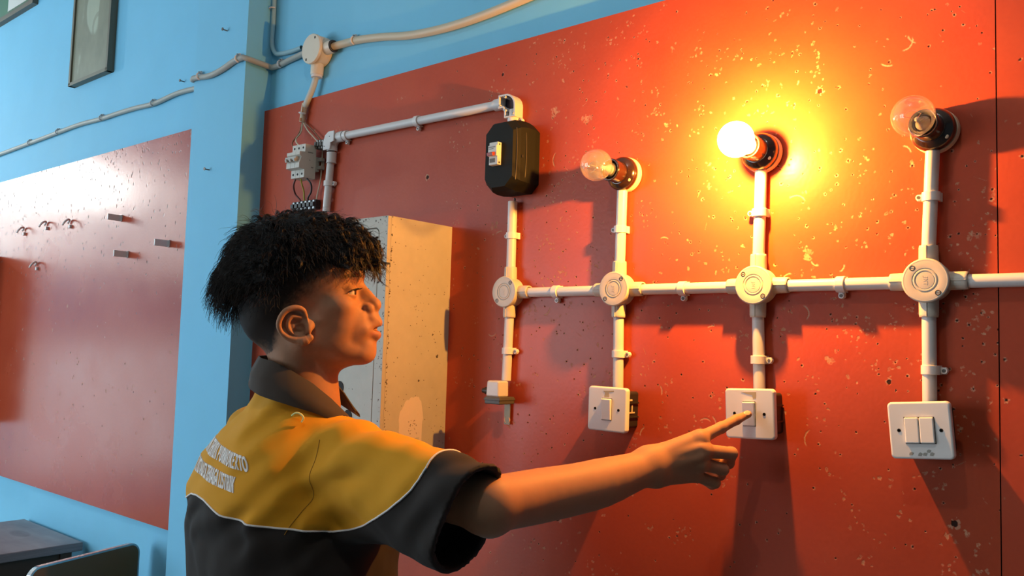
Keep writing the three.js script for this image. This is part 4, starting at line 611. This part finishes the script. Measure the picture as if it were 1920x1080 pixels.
// trunk frame: l towards the person's right, t forward
const TO = [-1.205, 0.395], RT = [0.978, 0.206], TF = [0.206, -0.978];
const lt = (x, z) => [(x - TO[0]) * RT[0] + (z - TO[1]) * RT[1], (x - TO[0]) * TF[0] + (z - TO[1]) * TF[1]];
const fromLT = (l, y, t) => [TO[0] + l * RT[0] + t * TF[0], y, TO[1] + l * RT[1] + t * TF[1]];
function coreField(x, y, z) {      // trunk and legs under the clothes
  const [l, t] = lt(x, z); const p = [l, y, t];
  let d = ell(...p, [0, 1.19, 0], [0.15, 0.17, 0.095]); d = smin(d, ell(...p, [0, 0.95, 0], [0.14, 0.17, 0.09]), 0.06); d = smin(d, cap(...p, [0.03, 1.28, 0], [0.058, 1.4, -0.02], 0.055, 0.05), 0.04);
  for (const s of [-1, 1]) { d = smin(d, cap(...p, [0, 1.3, 0], [s * 0.14, 1.28, 0], 0.045, 0.045), 0.03); d = smin(d, smin(cap(...p, [s * 0.085, 0.88, 0], [s * 0.1, 0.48, 0.01], 0.072, 0.048), cap(...p, [s * 0.1, 0.48, 0.01], [s * 0.105, 0.08, -0.02], 0.048, 0.032), 0.02), 0.03); }
  return d;
}
const bodyGeo = toPerson(mergeGeometries([headGeo,
  paint(mesher(armHand, [-0.84, 1.2, 0.18], [-0.54, 1.37, 0.53], 0.0042), skinArm), paint(mesher(armHand, [-0.66, 1.255, 0.055], [-0.53, 1.4, 0.236], 0.0016), skinArm),
  paint(mesher(inB(leftArm), [-1.36, 0.64, 0.28], [-1.13, 1.38, 0.54], 0.006), skinArm), paint(mesher(inB(coreField), [-1.33, 0.02, 0.28], [-0.85, 1.48, 0.66], 0.014), skinArm)].map(g => g.index ? g.toNonIndexed() : g)));
const skinMat = new THREE.MeshPhysicalMaterial({ color: 0xffffff, vertexColors: true, roughness: 0.58, specularIntensity: 0.4 });
part('body', bodyGeo, skinMat, person);
// eyes, lashes, teeth, finger nail
const ew = std(0.62, 0.56, 0.5, 0.2), iris = std(0.02, 0.01, 0.006, 0.12);
for (const s of [1, -1]) {
  const e = part('eye', toPerson(toWorld(mv(new THREE.SphereGeometry(15, 28, 20), 61.5, 11.5, 32 * s))), ew, person);
  part('iris', toPerson(toWorld(mv(new THREE.SphereGeometry(15.25, 24, 8, 0, 6.2832, 0, 0.46).rotateZ(-Math.PI / 2 + 0.04), 61.5, 11.5, 32 * s, 0, s * 0.02))), iris, e);
  part('eyelashes', toPerson(toWorld(mergeGeometries([tube([[80, 18, (24) * s], [80.5, 19, 32 * s], [77, 17.5, 41 * s], [69, 13.5, 48 * s]], 1.1, 24, 6), ...[0, 1, 2, 3, 4, 5, 6].map(i => tube([[80 - i * 1.1, 18.5 - i * 0.5, (26 + i * 3) * s], [84 - i * 1.0, 17.5 - i * 0.4, (27 + i * 3.4) * s], [87.5 - i, 20 - i * 0.4, (28 + i * 3.8) * s]], 0.45, 6, 4))]))), std(0.012, 0.009, 0.008, 0.6), person);
}
part('teeth', [0, 1].flatMap(i => [1, -1].map(s => toPerson(toWorld(rbox(5, 5, 6, 1.6, 99 - i * i * 1.1, -56, (3.2 + i * 6) * s))))), std(0.66, 0.6, 0.5, 0.3), person);
{ const dir = V(0.0077, 0.0078, -0.0237).normalize(), nrm = V(0.55, 0.62, 0.55); nrm.addScaledVector(dir, -nrm.dot(dir)).normalize(); const side = new THREE.Vector3().crossVectors(nrm, dir);
  const g = new THREE.SphereGeometry(1, 18, 10).scale(0.0042, 0.0012, 0.0062).applyMatrix4(new THREE.Matrix4().makeBasis(side, nrm, dir)).translate(-0.5533, 1.3817, 0.0698).translate(nrm.x * 0.0055, nrm.y * 0.0055, nrm.z * 0.0055);
  part('fingernail', toPerson(g), std(0.55, 0.34, 0.26, 0.3), person); }

// hair: a lumpy mass with thousands of loose curls
function hairMass(x, y, z) {
  let d = ell(x, y, z, [-40, 92, 0], [130, 72, 92]);
  d = smin(d, ell(x, y, z, [-140, 38, 0], [60, 58, 74]), 30);
  d = smin(d, ell(x, y, z, [54, 84, 0], [47, 37, 70]), 24);
  d = smin(d, ell(x, y, z, [-72, 40, 0], [108, 60, 92]), 20);
  const n = fbm(x * 0.035 + 3, y * 0.035, z * 0.035) - 0.5, m = fbm(x * 0.11, y * 0.13, z * 0.11 + 4) - 0.5; return d - 16 * n - 7 * m + 3;
}
{ seed = 99;
  const mass = mesher(hairMass, [-225, -40, -120], [125, 170, 120], 3.4), p = mass.attributes.position, nrm = mass.attributes.normal, strands = [];
  const quota = 7000, hp = [], hn = [], hi = [];
  for (let s = 0; s < quota; s++) {
    const i = Math.floor(rnd() * p.count); let x = p.getX(i), y = p.getY(i), z = p.getZ(i); const nx = nrm.getX(i), ny = nrm.getY(i), nz = nrm.getZ(i);
    if (ny < -0.75 && x > -150) continue;
    const front = sstep(10, 90, x), back = sstep(-110, -180, x), top = Math.max(0, ny);
    // combed away from the crown, falling with gravity
    let fx = x + 95, fy = -30, fz = z * 0.9; const fl = Math.hypot(fx, fy, fz) || 1; fx /= fl; fy /= fl; fz /= fl;
    let dx = fx * 0.85 * (1 - 0.6 * back) + nx * 0.3 + rr(-0.45, 0.45), dy = fy * 0.5 + ny * 0.35 - 1.0 * back - 0.3 * front * (1 - top) + rr(-0.4, 0.4), dz = fz * 0.7 + nz * 0.3 + rr(-0.45, 0.45);
    const temple = y < 52 && x > -60 ? 0.35 : 1, len = (rr(22, 52) - 4 * front + 14 * back) * temple, n = 9, w = rr(0.34, 0.62), cr = rr(1, 4.5) + 2.2 * front, ph = rr(0, 6.28), turns = rr(0.5, 1.6) + 0.8 * front; x -= nx * 5; y -= ny * 5; z -= nz * 5;
    const b0 = hp.length / 3; let px = x, py = y, pz = z;
    for (let k = 0; k <= n; k++) {
      const t = k / n, l = Math.hypot(dx, dy, dz); dx /= l; dy /= l; dz /= l;
      // two axes across the strand
      let ax = -dy, ay = dx, az = 0; let al = Math.hypot(ax, ay, az) || 1; ax /= al; ay /= al; const bx = dy * az - dz * ay, by = dz * ax - dx * az, bz = dx * ay - dy * ax;
      const a = ph + turns * 6.283 * t, cx = px + (ax * Math.cos(a) + bx * Math.sin(a)) * cr * t, cy = py + (ay * Math.cos(a) + by * Math.sin(a)) * cr * t, cz2 = pz + (az * Math.cos(a) + bz * Math.sin(a)) * cr * t, r = w * (1.25 - 0.95 * t);
      for (let q = 0; q < 3; q++) { const g = q * 2.0944, ux = ax * Math.cos(g) + bx * Math.sin(g), uy = ay * Math.cos(g) + by * Math.sin(g), uz = az * Math.cos(g) + bz * Math.sin(g); hp.push(cx + ux * r, cy + uy * r, cz2 + uz * r); hn.push(ux, uy, uz); }
      if (k) { const c = b0 + (k - 1) * 3; for (let q = 0; q < 3; q++) { const q2 = (q + 1) % 3; hi.push(c + q, c + q2, c + 3 + q, c + q2, c + 3 + q2, c + 3 + q); } }
      px += dx * len / n; py += dy * len / n; pz += dz * len / n; dy -= 0.1 + 0.04 * front + 0.06 * back; dx *= 0.985;
      const inside = hairMass(px, py, pz); if (inside < -2) { dx += nx * 0.18; dy += ny * 0.18; dz += nz * 0.18; }
    }
  }
  // thicker curly locks, most of them over the forehead
  for (let s = 0; s < 230; s++) {
    let i = Math.floor(rnd() * p.count), g = 0; while (g++ < 60 && (s < 110 ? p.getX(i) < 40 || p.getY(i) < 62 : nrm.getY(i) < 0 || p.getX(i) < -110)) i = Math.floor(rnd() * p.count);
    const x0 = p.getX(i), y0 = p.getY(i), z0 = p.getZ(i), n0 = [nrm.getX(i), nrm.getY(i), nrm.getZ(i)], front0 = s < 110, front = s < 110 ? 1 : 0, len = front0 ? rr(16, 30) : rr(18, 32), R0 = rr(4, 8), ph = rr(0, 6.28), turns = rr(0.8, 1.6), sgn = rnd() < 0.5 ? -1 : 1, hd = [front ? 0.75 : rr(-0.8, 0.8), front ? -0.1 : 0.2, front ? rr(-0.4, 0.4) : rr(-0.8, 0.8)];
    for (let q = 0; q < 16; q++) { const jx = rr(-3, 3), jy = rr(-3, 3), jz = rr(-3, 3), w = rr(0.35, 0.6), ls = rr(0.75, 1.1), b0 = hp.length / 3, n = 14, cs = [];
      for (let k = 0; k <= n; k++) { const t = k / n * ls, a = ph + sgn * turns * 6.283 * t, r2 = R0 * Math.min(1, t * 2.5); cs.push([x0 + jx * (1 - 0.5 * t) + len * t * (hd[0] + 0.35 * n0[0]) + r2 * Math.cos(a), y0 + jy * (1 - 0.5 * t) + len * t * (hd[1] + 0.35 * n0[1] - (front ? 0.95 : 0.5) * t) + r2 * Math.sin(a), z0 + jz + len * t * (hd[2] + 0.35 * n0[2]) + 0.5 * r2 * Math.sin(a + 1)]); }
      for (let k = 0; k <= n; k++) { const a = cs[Math.max(0, k - 1)], b = cs[Math.min(n, k + 1)], d = V(b[0] - a[0], b[1] - a[1], b[2] - a[2]).normalize(), u = V(-d.y, d.x, 0.01).normalize(), v = new THREE.Vector3().crossVectors(d, u), r = w * (1.2 - 0.8 * k / n); for (let e = 0; e < 3; e++) { const g2 = e * 2.0944, c = Math.cos(g2), s2 = Math.sin(g2), ux = u.x * c + v.x * s2, uy = u.y * c + v.y * s2, uz = u.z * c + v.z * s2; hp.push(cs[k][0] + ux * r, cs[k][1] + uy * r, cs[k][2] + uz * r); hn.push(ux, uy, uz); }
        if (k) { const c = b0 + (k - 1) * 3; for (let e = 0; e < 3; e++) { const e2 = (e + 1) % 3; hi.push(c + e, c + e2, c + 3 + e, c + e2, c + 3 + e2, c + 3 + e); } } } }
  }
  const sg = new THREE.BufferGeometry(); sg.setAttribute('position', new THREE.Float32BufferAttribute(hp, 3)); sg.setAttribute('normal', new THREE.Float32BufferAttribute(hn, 3)); sg.setIndex(hi);
  const hairMat = std(0.004, 0.0032, 0.003, 0.55);
  const hm = part('hair', toPerson(toWorld(mass)), std(0.003, 0.0025, 0.0025, 0.9), person);
  const st = part('hair_strands', toPerson(toWorld(sg)), hairMat, hm); st.userData.kind = 'stuff';
}

// shirt
const SL = { a: [-0.9929, 1.289, 0.4211], b: [-0.682, 1.2629, 0.428], c: [-1.0034, 1.2393, 0.399], d: [-0.72, 1.203, 0.4275] };
const prof = [[0.8, 0.2, 0.15, 0], [0.95, 0.202, 0.152, 0], [1.08, 0.2, 0.156, 0], [1.17, 0.196, 0.158, -0.006], [1.23, 0.19, 0.152, -0.012], [1.28, 0.168, 0.134, -0.014, 0.008], [1.32, 0.135, 0.112, -0.012, 0.022], [1.355, 0.093, 0.088, -0.014, 0.042], [1.385, 0.071, 0.073, -0.02, 0.056], [1.45, 0.052, 0.054, -0.026, 0.062]];
function trunk(l, y, t) {
  let i = 0; while (i < prof.length - 2 && y > prof[i + 1][0]) i++; const a = prof[i], b = prof[i + 1], k = Math.min(1, Math.max(0, (y - a[0]) / (b[0] - a[0]))), w = a[1] + (b[1] - a[1]) * k, dp = a[2] + (b[2] - a[2]) * k, c = a[3] + (b[3] - a[3]) * k, cl = (a[4] || 0) + ((b[4] || 0) - (a[4] || 0)) * k;
  const u = Math.abs(l - cl) / w, v = Math.abs(t - c) / dp, q = Math.pow(Math.pow(u, 2.4) + Math.pow(v, 2.4), 1 / 2.4); return (q - 1) * Math.min(w, dp) * 0.92;
}
const cutN = V(0.916, -0.4, 0.02).normalize(), cutP = V(-0.782, 1.2375, 0.432);
function sleeve(x, y, z) { return smin(cap(x, y, z, SL.a, SL.b, 0.058, 0.044), cap(x, y, z, SL.c, SL.d, 0.06, 0.05), 0.045); }
function fold(x, y, z) {           // wrinkles of the cloth
  const [l, t] = lt(x, z); let w = 0;
  w += 0.0062 * (fbm(l * 9 + y * 7, y * 5 - l * 4, t * 9) - 0.5) * 2;
  const calm = 1 - 0.65 * sstep(0.17, 0.12, Math.abs(l - 0.02)) * sstep(1.2, 1.23, y) * sstep(1.34, 1.3, y) * (t < 0 ? 1 : 0); w *= calm;
  const s1 = Math.sin((l * 0.8 - y * 1.1 + t * 0.35) * 95 + 5 * noise(l * 12, y * 12, t * 12)); w += 0.0022 * s1 * sstep(1.12, 1.2, y) * noise(l * 10 + 3, y * 8, t * 8) * 1.6 * calm;
  // folds running out from the armhole over the shoulder
  const ax = l - 0.17, ay = y - 1.26, a = Math.atan2(ay, ax), r = Math.hypot(ax, ay); w += 0.0042 * Math.sin(a * 7 + 1.3 + 3 * noise(r * 20, 2 * Math.cos(a), 2 * Math.sin(a) + 5)) * sstep(0.03, 0.09, r) * sstep(0.22, 0.1, r) * (0.3 + 0.7 * calm);
  return w;
}
function shirtField(x, y, z) {
  const [l, t] = lt(x, z);
  let d = trunk(l, y, t);
  d = smin(d, cap(l, y, t, [0.0, 1.335, 0], [-0.165, 1.285, 0], 0.055, 0.062), 0.03); d = smin(d, cap(l, y, t, [0.02, 1.33, 0.005], [0.16, 1.288, 0.01], 0.05, 0.06), 0.03);
  d = smin(d, cap(l, y, t, [-0.165, 1.28, 0], [-0.225, 1.08, 0.0], 0.066, 0.07), 0.035);
  const sv = sleeve(x, y, z); d = smin(d, sv, 0.04);
  const w = Math.abs(d) < 0.03 ? fold(x, y, z) : 0; d -= w;
  const q = (x - cutP.x) * cutN.x + (y - cutP.y) * cutN.y + (z - cutP.z) * cutN.z; d = Math.max(d, q);
  if (q > -0.08) d = Math.max(d, -Math.max(sv - w + 0.0085, -q - 0.06));
  return Math.max(d, 0.82 - y, y - 1.362 + 0.3 * t, -(cap(l, y, t, [0.058, 1.37, -0.015], [0.064, 1.5, -0.02], 0.02, 0.064)));
}
// where yellow meets black: a line round the trunk, running up over the sleeve
const interp = (tb, x) => { if (x <= tb[0][0]) return tb[0][1]; for (let i = 0; i < tb.length - 1; i++) if (x <= tb[i + 1][0]) return tb[i][1] + (tb[i + 1][1] - tb[i][1]) * (x - tb[i][0]) / (tb[i + 1][0] - tb[i][0]); return tb[tb.length - 1][1]; };
const yokeTrunk = [[0, 1.227], [0.19, 1.224], [0.52, 1.209], [0.8, 1.203], [1.01, 1.201], [1.28, 1.204], [1.46, 1.195], [3.2, 1.19]], yokeSleeve = [[-1.05, 1.194], [-1.02, 1.192], [-0.991, 1.198], [-0.945, 1.215], [-0.905, 1.231], [-0.877, 1.247], [-0.853, 1.264], [-0.839, 1.277], [-0.826, 1.294], [-0.82, 1.31], [-0.8185, 1.33], [-0.817, 1.5]];
const yoke = (x, y, z) => { const [l, t] = lt(x, z); const k = sstep(-1.1, -1.0, x); return y - (k * interp(yokeSleeve, x) + (1 - k) * interp(yokeTrunk, Math.abs(Math.atan2(l, -t)))); };   // > 0 yellow
function splitMesh(geo, f) {         // cuts a mesh along f = 0: [pieces with f > 0, pieces with f < 0, cut segments]
  const P = geo.attributes.position, N = geo.attributes.normal, I = geo.index, out = [[[], []], [[], []]], segs = [];
  const val = new Float32Array(P.count); for (let i = 0; i < P.count; i++) val[i] = f(P.getX(i), P.getY(i), P.getZ(i)) || 1e-9;
  const vert = i => [P.getX(i), P.getY(i), P.getZ(i), N.getX(i), N.getY(i), N.getZ(i)], lerp = (a, b, t) => a.map((v, k) => v + (b[k] - v) * t);
  const put = (o, ...vs) => { for (let k = 1; k < vs.length - 1; k++) for (const v of [vs[0], vs[k], vs[k + 1]]) { o[0].push(v[0], v[1], v[2]); o[1].push(v[3], v[4], v[5]); } };
  for (let k = 0; k < I.count; k += 3) {
    const a = [I.getX(k), I.getX(k + 1), I.getX(k + 2)], s = a.map(i => val[i] > 0);
    if (s[0] === s[1] && s[1] === s[2]) { put(out[s[0] ? 0 : 1], ...a.map(vert)); continue; }
    const up = [], dn = [], cut = []; for (let e = 0; e < 3; e++) { const i = a[e], j = a[(e + 1) % 3], v = vert(i); (val[i] > 0 ? up : dn).push(v); if (val[i] > 0 !== val[j] > 0) { const c = lerp(v, vert(j), val[i] / (val[i] - val[j])); up.push(c); dn.push(c); cut.push(c); } }
    put(out[0], ...up); put(out[1], ...dn); segs.push(cut);
  }
  return [...out.map(o => { const g = new THREE.BufferGeometry(); g.setAttribute('position', new THREE.Float32BufferAttribute(o[0], 3)); g.setAttribute('normal', new THREE.Float32BufferAttribute(o[1], 3)); return g; }), segs];
}
const yellowCloth = new THREE.MeshPhysicalMaterial({ color: new THREE.Color().setRGB(0.62, 0.28, 0.004), roughness: 0.9, sheen: 0.08, sheenRoughness: 0.6, sheenColor: new THREE.Color().setRGB(0.5, 0.35, 0.1) }), blackCloth = std(0.018, 0.0135, 0.011, 0.95), collarCloth = std(0.05, 0.038, 0.03, 0.9), white = std(0.75, 0.74, 0.72, 0.7);
const shirtB = inB(shirtField);
{ const shirtGeo = mesher(shirtB, [-1.37, 0.87, 0.25], [-0.62, 1.46, 0.66], 0.0052), [yel, blk, segs] = splitMesh(shirtGeo, inB(yoke));
  const body = part('shirt', toPerson(blk), blackCloth, person, 'black lower part of the shirt'); part('yoke', toPerson(yel), yellowCloth, body, 'yellow upper part of the shirt');
  const bits = []; for (const [a, b] of segs) { const A = V(a[0], a[1], a[2]).addScaledVector(V(a[3], a[4], a[5]), 0.0006), B = V(b[0], b[1], b[2]).addScaledVector(V(b[3], b[4], b[5]), 0.0006), len = A.distanceTo(B); if (len < 1e-5) continue; const g = new THREE.CylinderGeometry(0.0013, 0.0013, len + 0.0012, 6, 1); g.applyQuaternion(new THREE.Quaternion().setFromUnitVectors(V(0, 1, 0), B.clone().sub(A).normalize())); g.translate((A.x + B.x) / 2, (A.y + B.y) / 2, (A.z + B.z) / 2); bits.push(g); }
  part('piping', toPerson(merge(bits)), white, body);
  const backSeam = [];
  // lettering sewn on the back
  const backAt = (l, y) => { let t0 = -0.3; for (; t0 < 0.1; t0 += 0.003) if (shirtField(...fromLT(l, y, t0)) < 0) break; let a = t0 - 0.003, b = t0; for (let i = 0; i < 10; i++) { const m = (a + b) / 2; shirtField(...fromLT(l, y, m)) < 0 ? b = m : a = m; } return a; };
  const sew = (txt, l0, l1, y0, y1, h) => { const g = new TextGeometry(txt, { font, size: h, depth: 0.0012, curveSegments: 3, bevelEnabled: false }); g.computeBoundingBox(); const bb = g.boundingBox, wd = bb.max.x - bb.min.x, p = g.attributes.position; for (let i = 0; i < p.count; i++) { const k = (p.getX(i) - bb.min.x) / wd, l = l0 + (l1 - l0) * k, y = y0 + (y1 - y0) * k + p.getY(i), q = fromLT(l - 0.55 * p.getY(i), y, backAt(l - 0.55 * p.getY(i), y) - p.getZ(i) - 0.0002); p.setXYZ(i, q[0] * BK + BO[0], q[1] * BK + BO[1], q[2] * BK + BO[2]); } g.computeVertexNormals(); return g; };
  part('lettering', toPerson(merge([sew('SMK TEKNIK PURWOKERTO', -0.062, 0.112, 1.291, 1.274, 0.0215), sew('T. INSTALASI TENAGA LISTRIK', -0.06, 0.104, 1.259, 1.244, 0.0215)])), white, body);
  for (let k = 0; k <= 16; k++) { const y = 1.325 - 0.135 * k / 16, l = 0.172 + 0.012 * Math.sin(k / 16 * 3.1416), q = fromLT(l, y, backAt(l, y)); backSeam.push(q.map((v, i) => v * BK + BO[i])); }
  part('armhole_seam', toPerson(tube(backSeam, 0.0006, 60, 6)), std(0.3, 0.14, 0.005, 0.9), body);
  // collar: folded band round the neck, open in front
  const up = [[3.1416, -118, -108], [2.5, -100, -109], [2.0, -68, -114], [1.57, -36, -128], [1.15, 2, -152], [0.8, 34, -182], [0.45, 62, -216]], lo = [[3.1416, -138, -160], [2.5, -116, -164], [2.0, -86, -174], [1.57, -40, -187], [1.15, 8, -203], [0.8, 44, -221], [0.45, 68, -230]];
  const zr = a => Math.sin(a), col = [], ci = [], nu = 48;
  for (let i = 0; i <= nu; i++) { const s = i / nu * 2 - 1, a = 0.45 + (1 - Math.abs(s)) * (3.1416 - 0.45), sg = s < 0 ? 1 : -1, g = (tb, k) => interp(tb.slice().reverse().map(q => [q[0], q[k]]), a); const rin = 69, rl = 93;
    const U = [g(up, 1), g(up, 2), sg * zr(a) * rin], Lw = [g(lo, 1), g(lo, 2), sg * zr(a) * rl + 0];
    const inn = [U[0] + (U[0] > -40 ? -3 : 3.5), U[1] - 2, U[2] - 3.5 * sg * zr(a)], inl = [Lw[0] + (U[0] > -40 ? -5 : 8), Lw[1] + 3, Lw[2] - 8 * sg * zr(a)], bulge = [(U[0] + Lw[0]) / 2 + (U[0] < -40 ? -5 : 2), (U[1] + Lw[1]) / 2, (U[2] + Lw[2]) / 2 + 7 * sg * zr(a)];
    col.push(...inl, ...inn, ...U, ...bulge, ...Lw); if (i) for (let k = 0; k < 5; k++) { const k2 = (k + 1) % 5, p0 = (i - 1) * 5, p1 = i * 5; ci.push(p0 + k, p1 + k, p0 + k2, p1 + k, p1 + k2, p0 + k2); } }
  for (const e of [0, nu * 5]) ci.push(e, e + 1, e + 2, e, e + 2, e + 3, e, e + 3, e + 4);
  let cg = new THREE.BufferGeometry(); cg.setAttribute('position', new THREE.Float32BufferAttribute(col, 3)); cg.setIndex(ci); cg.computeVertexNormals();
  part('collar', toPerson(toWorld(cg)), collarCloth, body, 'dark folded collar');
  part('neck_cord', toPerson(toWorld(tube([[-24, -208, 97], [-16, -203, 99], [-8, -204, 100], [-2, -211, 100], [-5, -219, 100]], 1.7, 20, 8))), std(0.75, 0.8, 0.35, 0.6), body, 'bright cord end peeking out below the collar');
}
// trousers and shoes, below the picture
function trousers(x, y, z) { const [l, t] = lt((x - BO[0]) / BK, (z - BO[2]) / BK), p = [l, y, t]; let d = ell(...p, [0, 0.93, 0], [0.165, 0.17, 0.115]); for (const s of [-1, 1]) d = smin(d, smin(cap(...p, [s * 0.085, 0.86, 0], [s * 0.1, 0.46, 0.01], 0.09, 0.07), cap(...p, [s * 0.1, 0.46, 0.01], [s * 0.105, 0.07, -0.01], 0.07, 0.062), 0.02), 0.03); return Math.max(d - 0.006 * (fbm(x * 14, y * 10, z * 14) - 0.5), y - 1.02, 0.05 - y); }
part('trousers', toPerson(mesher(trousers, [-1.34, 0.03, 0.25], [-0.86, 1.05, 0.68], 0.011)), std(0.03, 0.03, 0.035, 0.9), person);
for (const s of [-1, 1]) { const f = (x, y, z) => { const [l, t] = lt((x - BO[0]) / BK, (z - BO[2]) / BK), p = [l - s * 0.105, y, t]; return Math.max(smin(ell(...p, [0, 0.035, 0.09], [0.046, 0.05, 0.11]), ell(...p, [0, 0.05, -0.02], [0.042, 0.07, 0.07]), 0.03), 0.002 - y, y - 0.1); }; const c = fromLT(s * 0.105, 0, 0.05).map((v, i) => v * BK + BO[i]); part('shoe', toPerson(mesher(f, [c[0] - 0.2, -0.01, c[2] - 0.2], [c[0] + 0.2, 0.12, c[2] + 0.2], 0.008)), M.black, person); }
// ---------------------------------------------------------------- ceiling bulbs
function ceilingBulb(x, z, label, k = 1, drop = 0.26) {
  const o = thing('ceiling_lamp', label, 'lamp', [x, YC, z], 'ceiling bulbs');
  part('base', cylY(0.05, 0.055, 0.03, 0, -0.015, 0), M.pvc, o); part('holder', cylY(0.02, 0.025, 0.05, 0, -0.05, 0), M.pvc, o); part('rod', cylY(0.008, 0.008, drop - 0.06, 0, -drop / 2, 0), M.pvc, o);
  part('bulb', mv(new THREE.SphereGeometry(0.045, 32, 20), 0, -drop, 0), new THREE.MeshStandardMaterial({ color: 0xffffff, emissive: new THREE.Color().setRGB(...CEIL.color), emissiveIntensity: CEIL.glow, roughness: 0.5 }), o);
  const l = new THREE.PointLight(new THREE.Color().setRGB(...CEIL.color), CEIL.intensity * k); l.name = 'ceiling_light'; l.position.set(0, -drop, 0); l.shadow.radius = 1.4; o.add(l);
}
ceilingBulb(-0.4, 1.25, 'ceiling bulb in front of the red board', 1.2);
ceilingBulb(-6.2, 1.05, 'bright ceiling bulb at the far left end of the room', 5, 0.75);

scene.traverse(o => { if (o.isMesh) { o.castShadow = true; o.receiveShadow = true; } if (o.isPointLight) { o.castShadow = true; o.shadow.mapSize.set(2048, 2048); o.shadow.bias = -0.0005; } });
renderer.render(scene, camera);
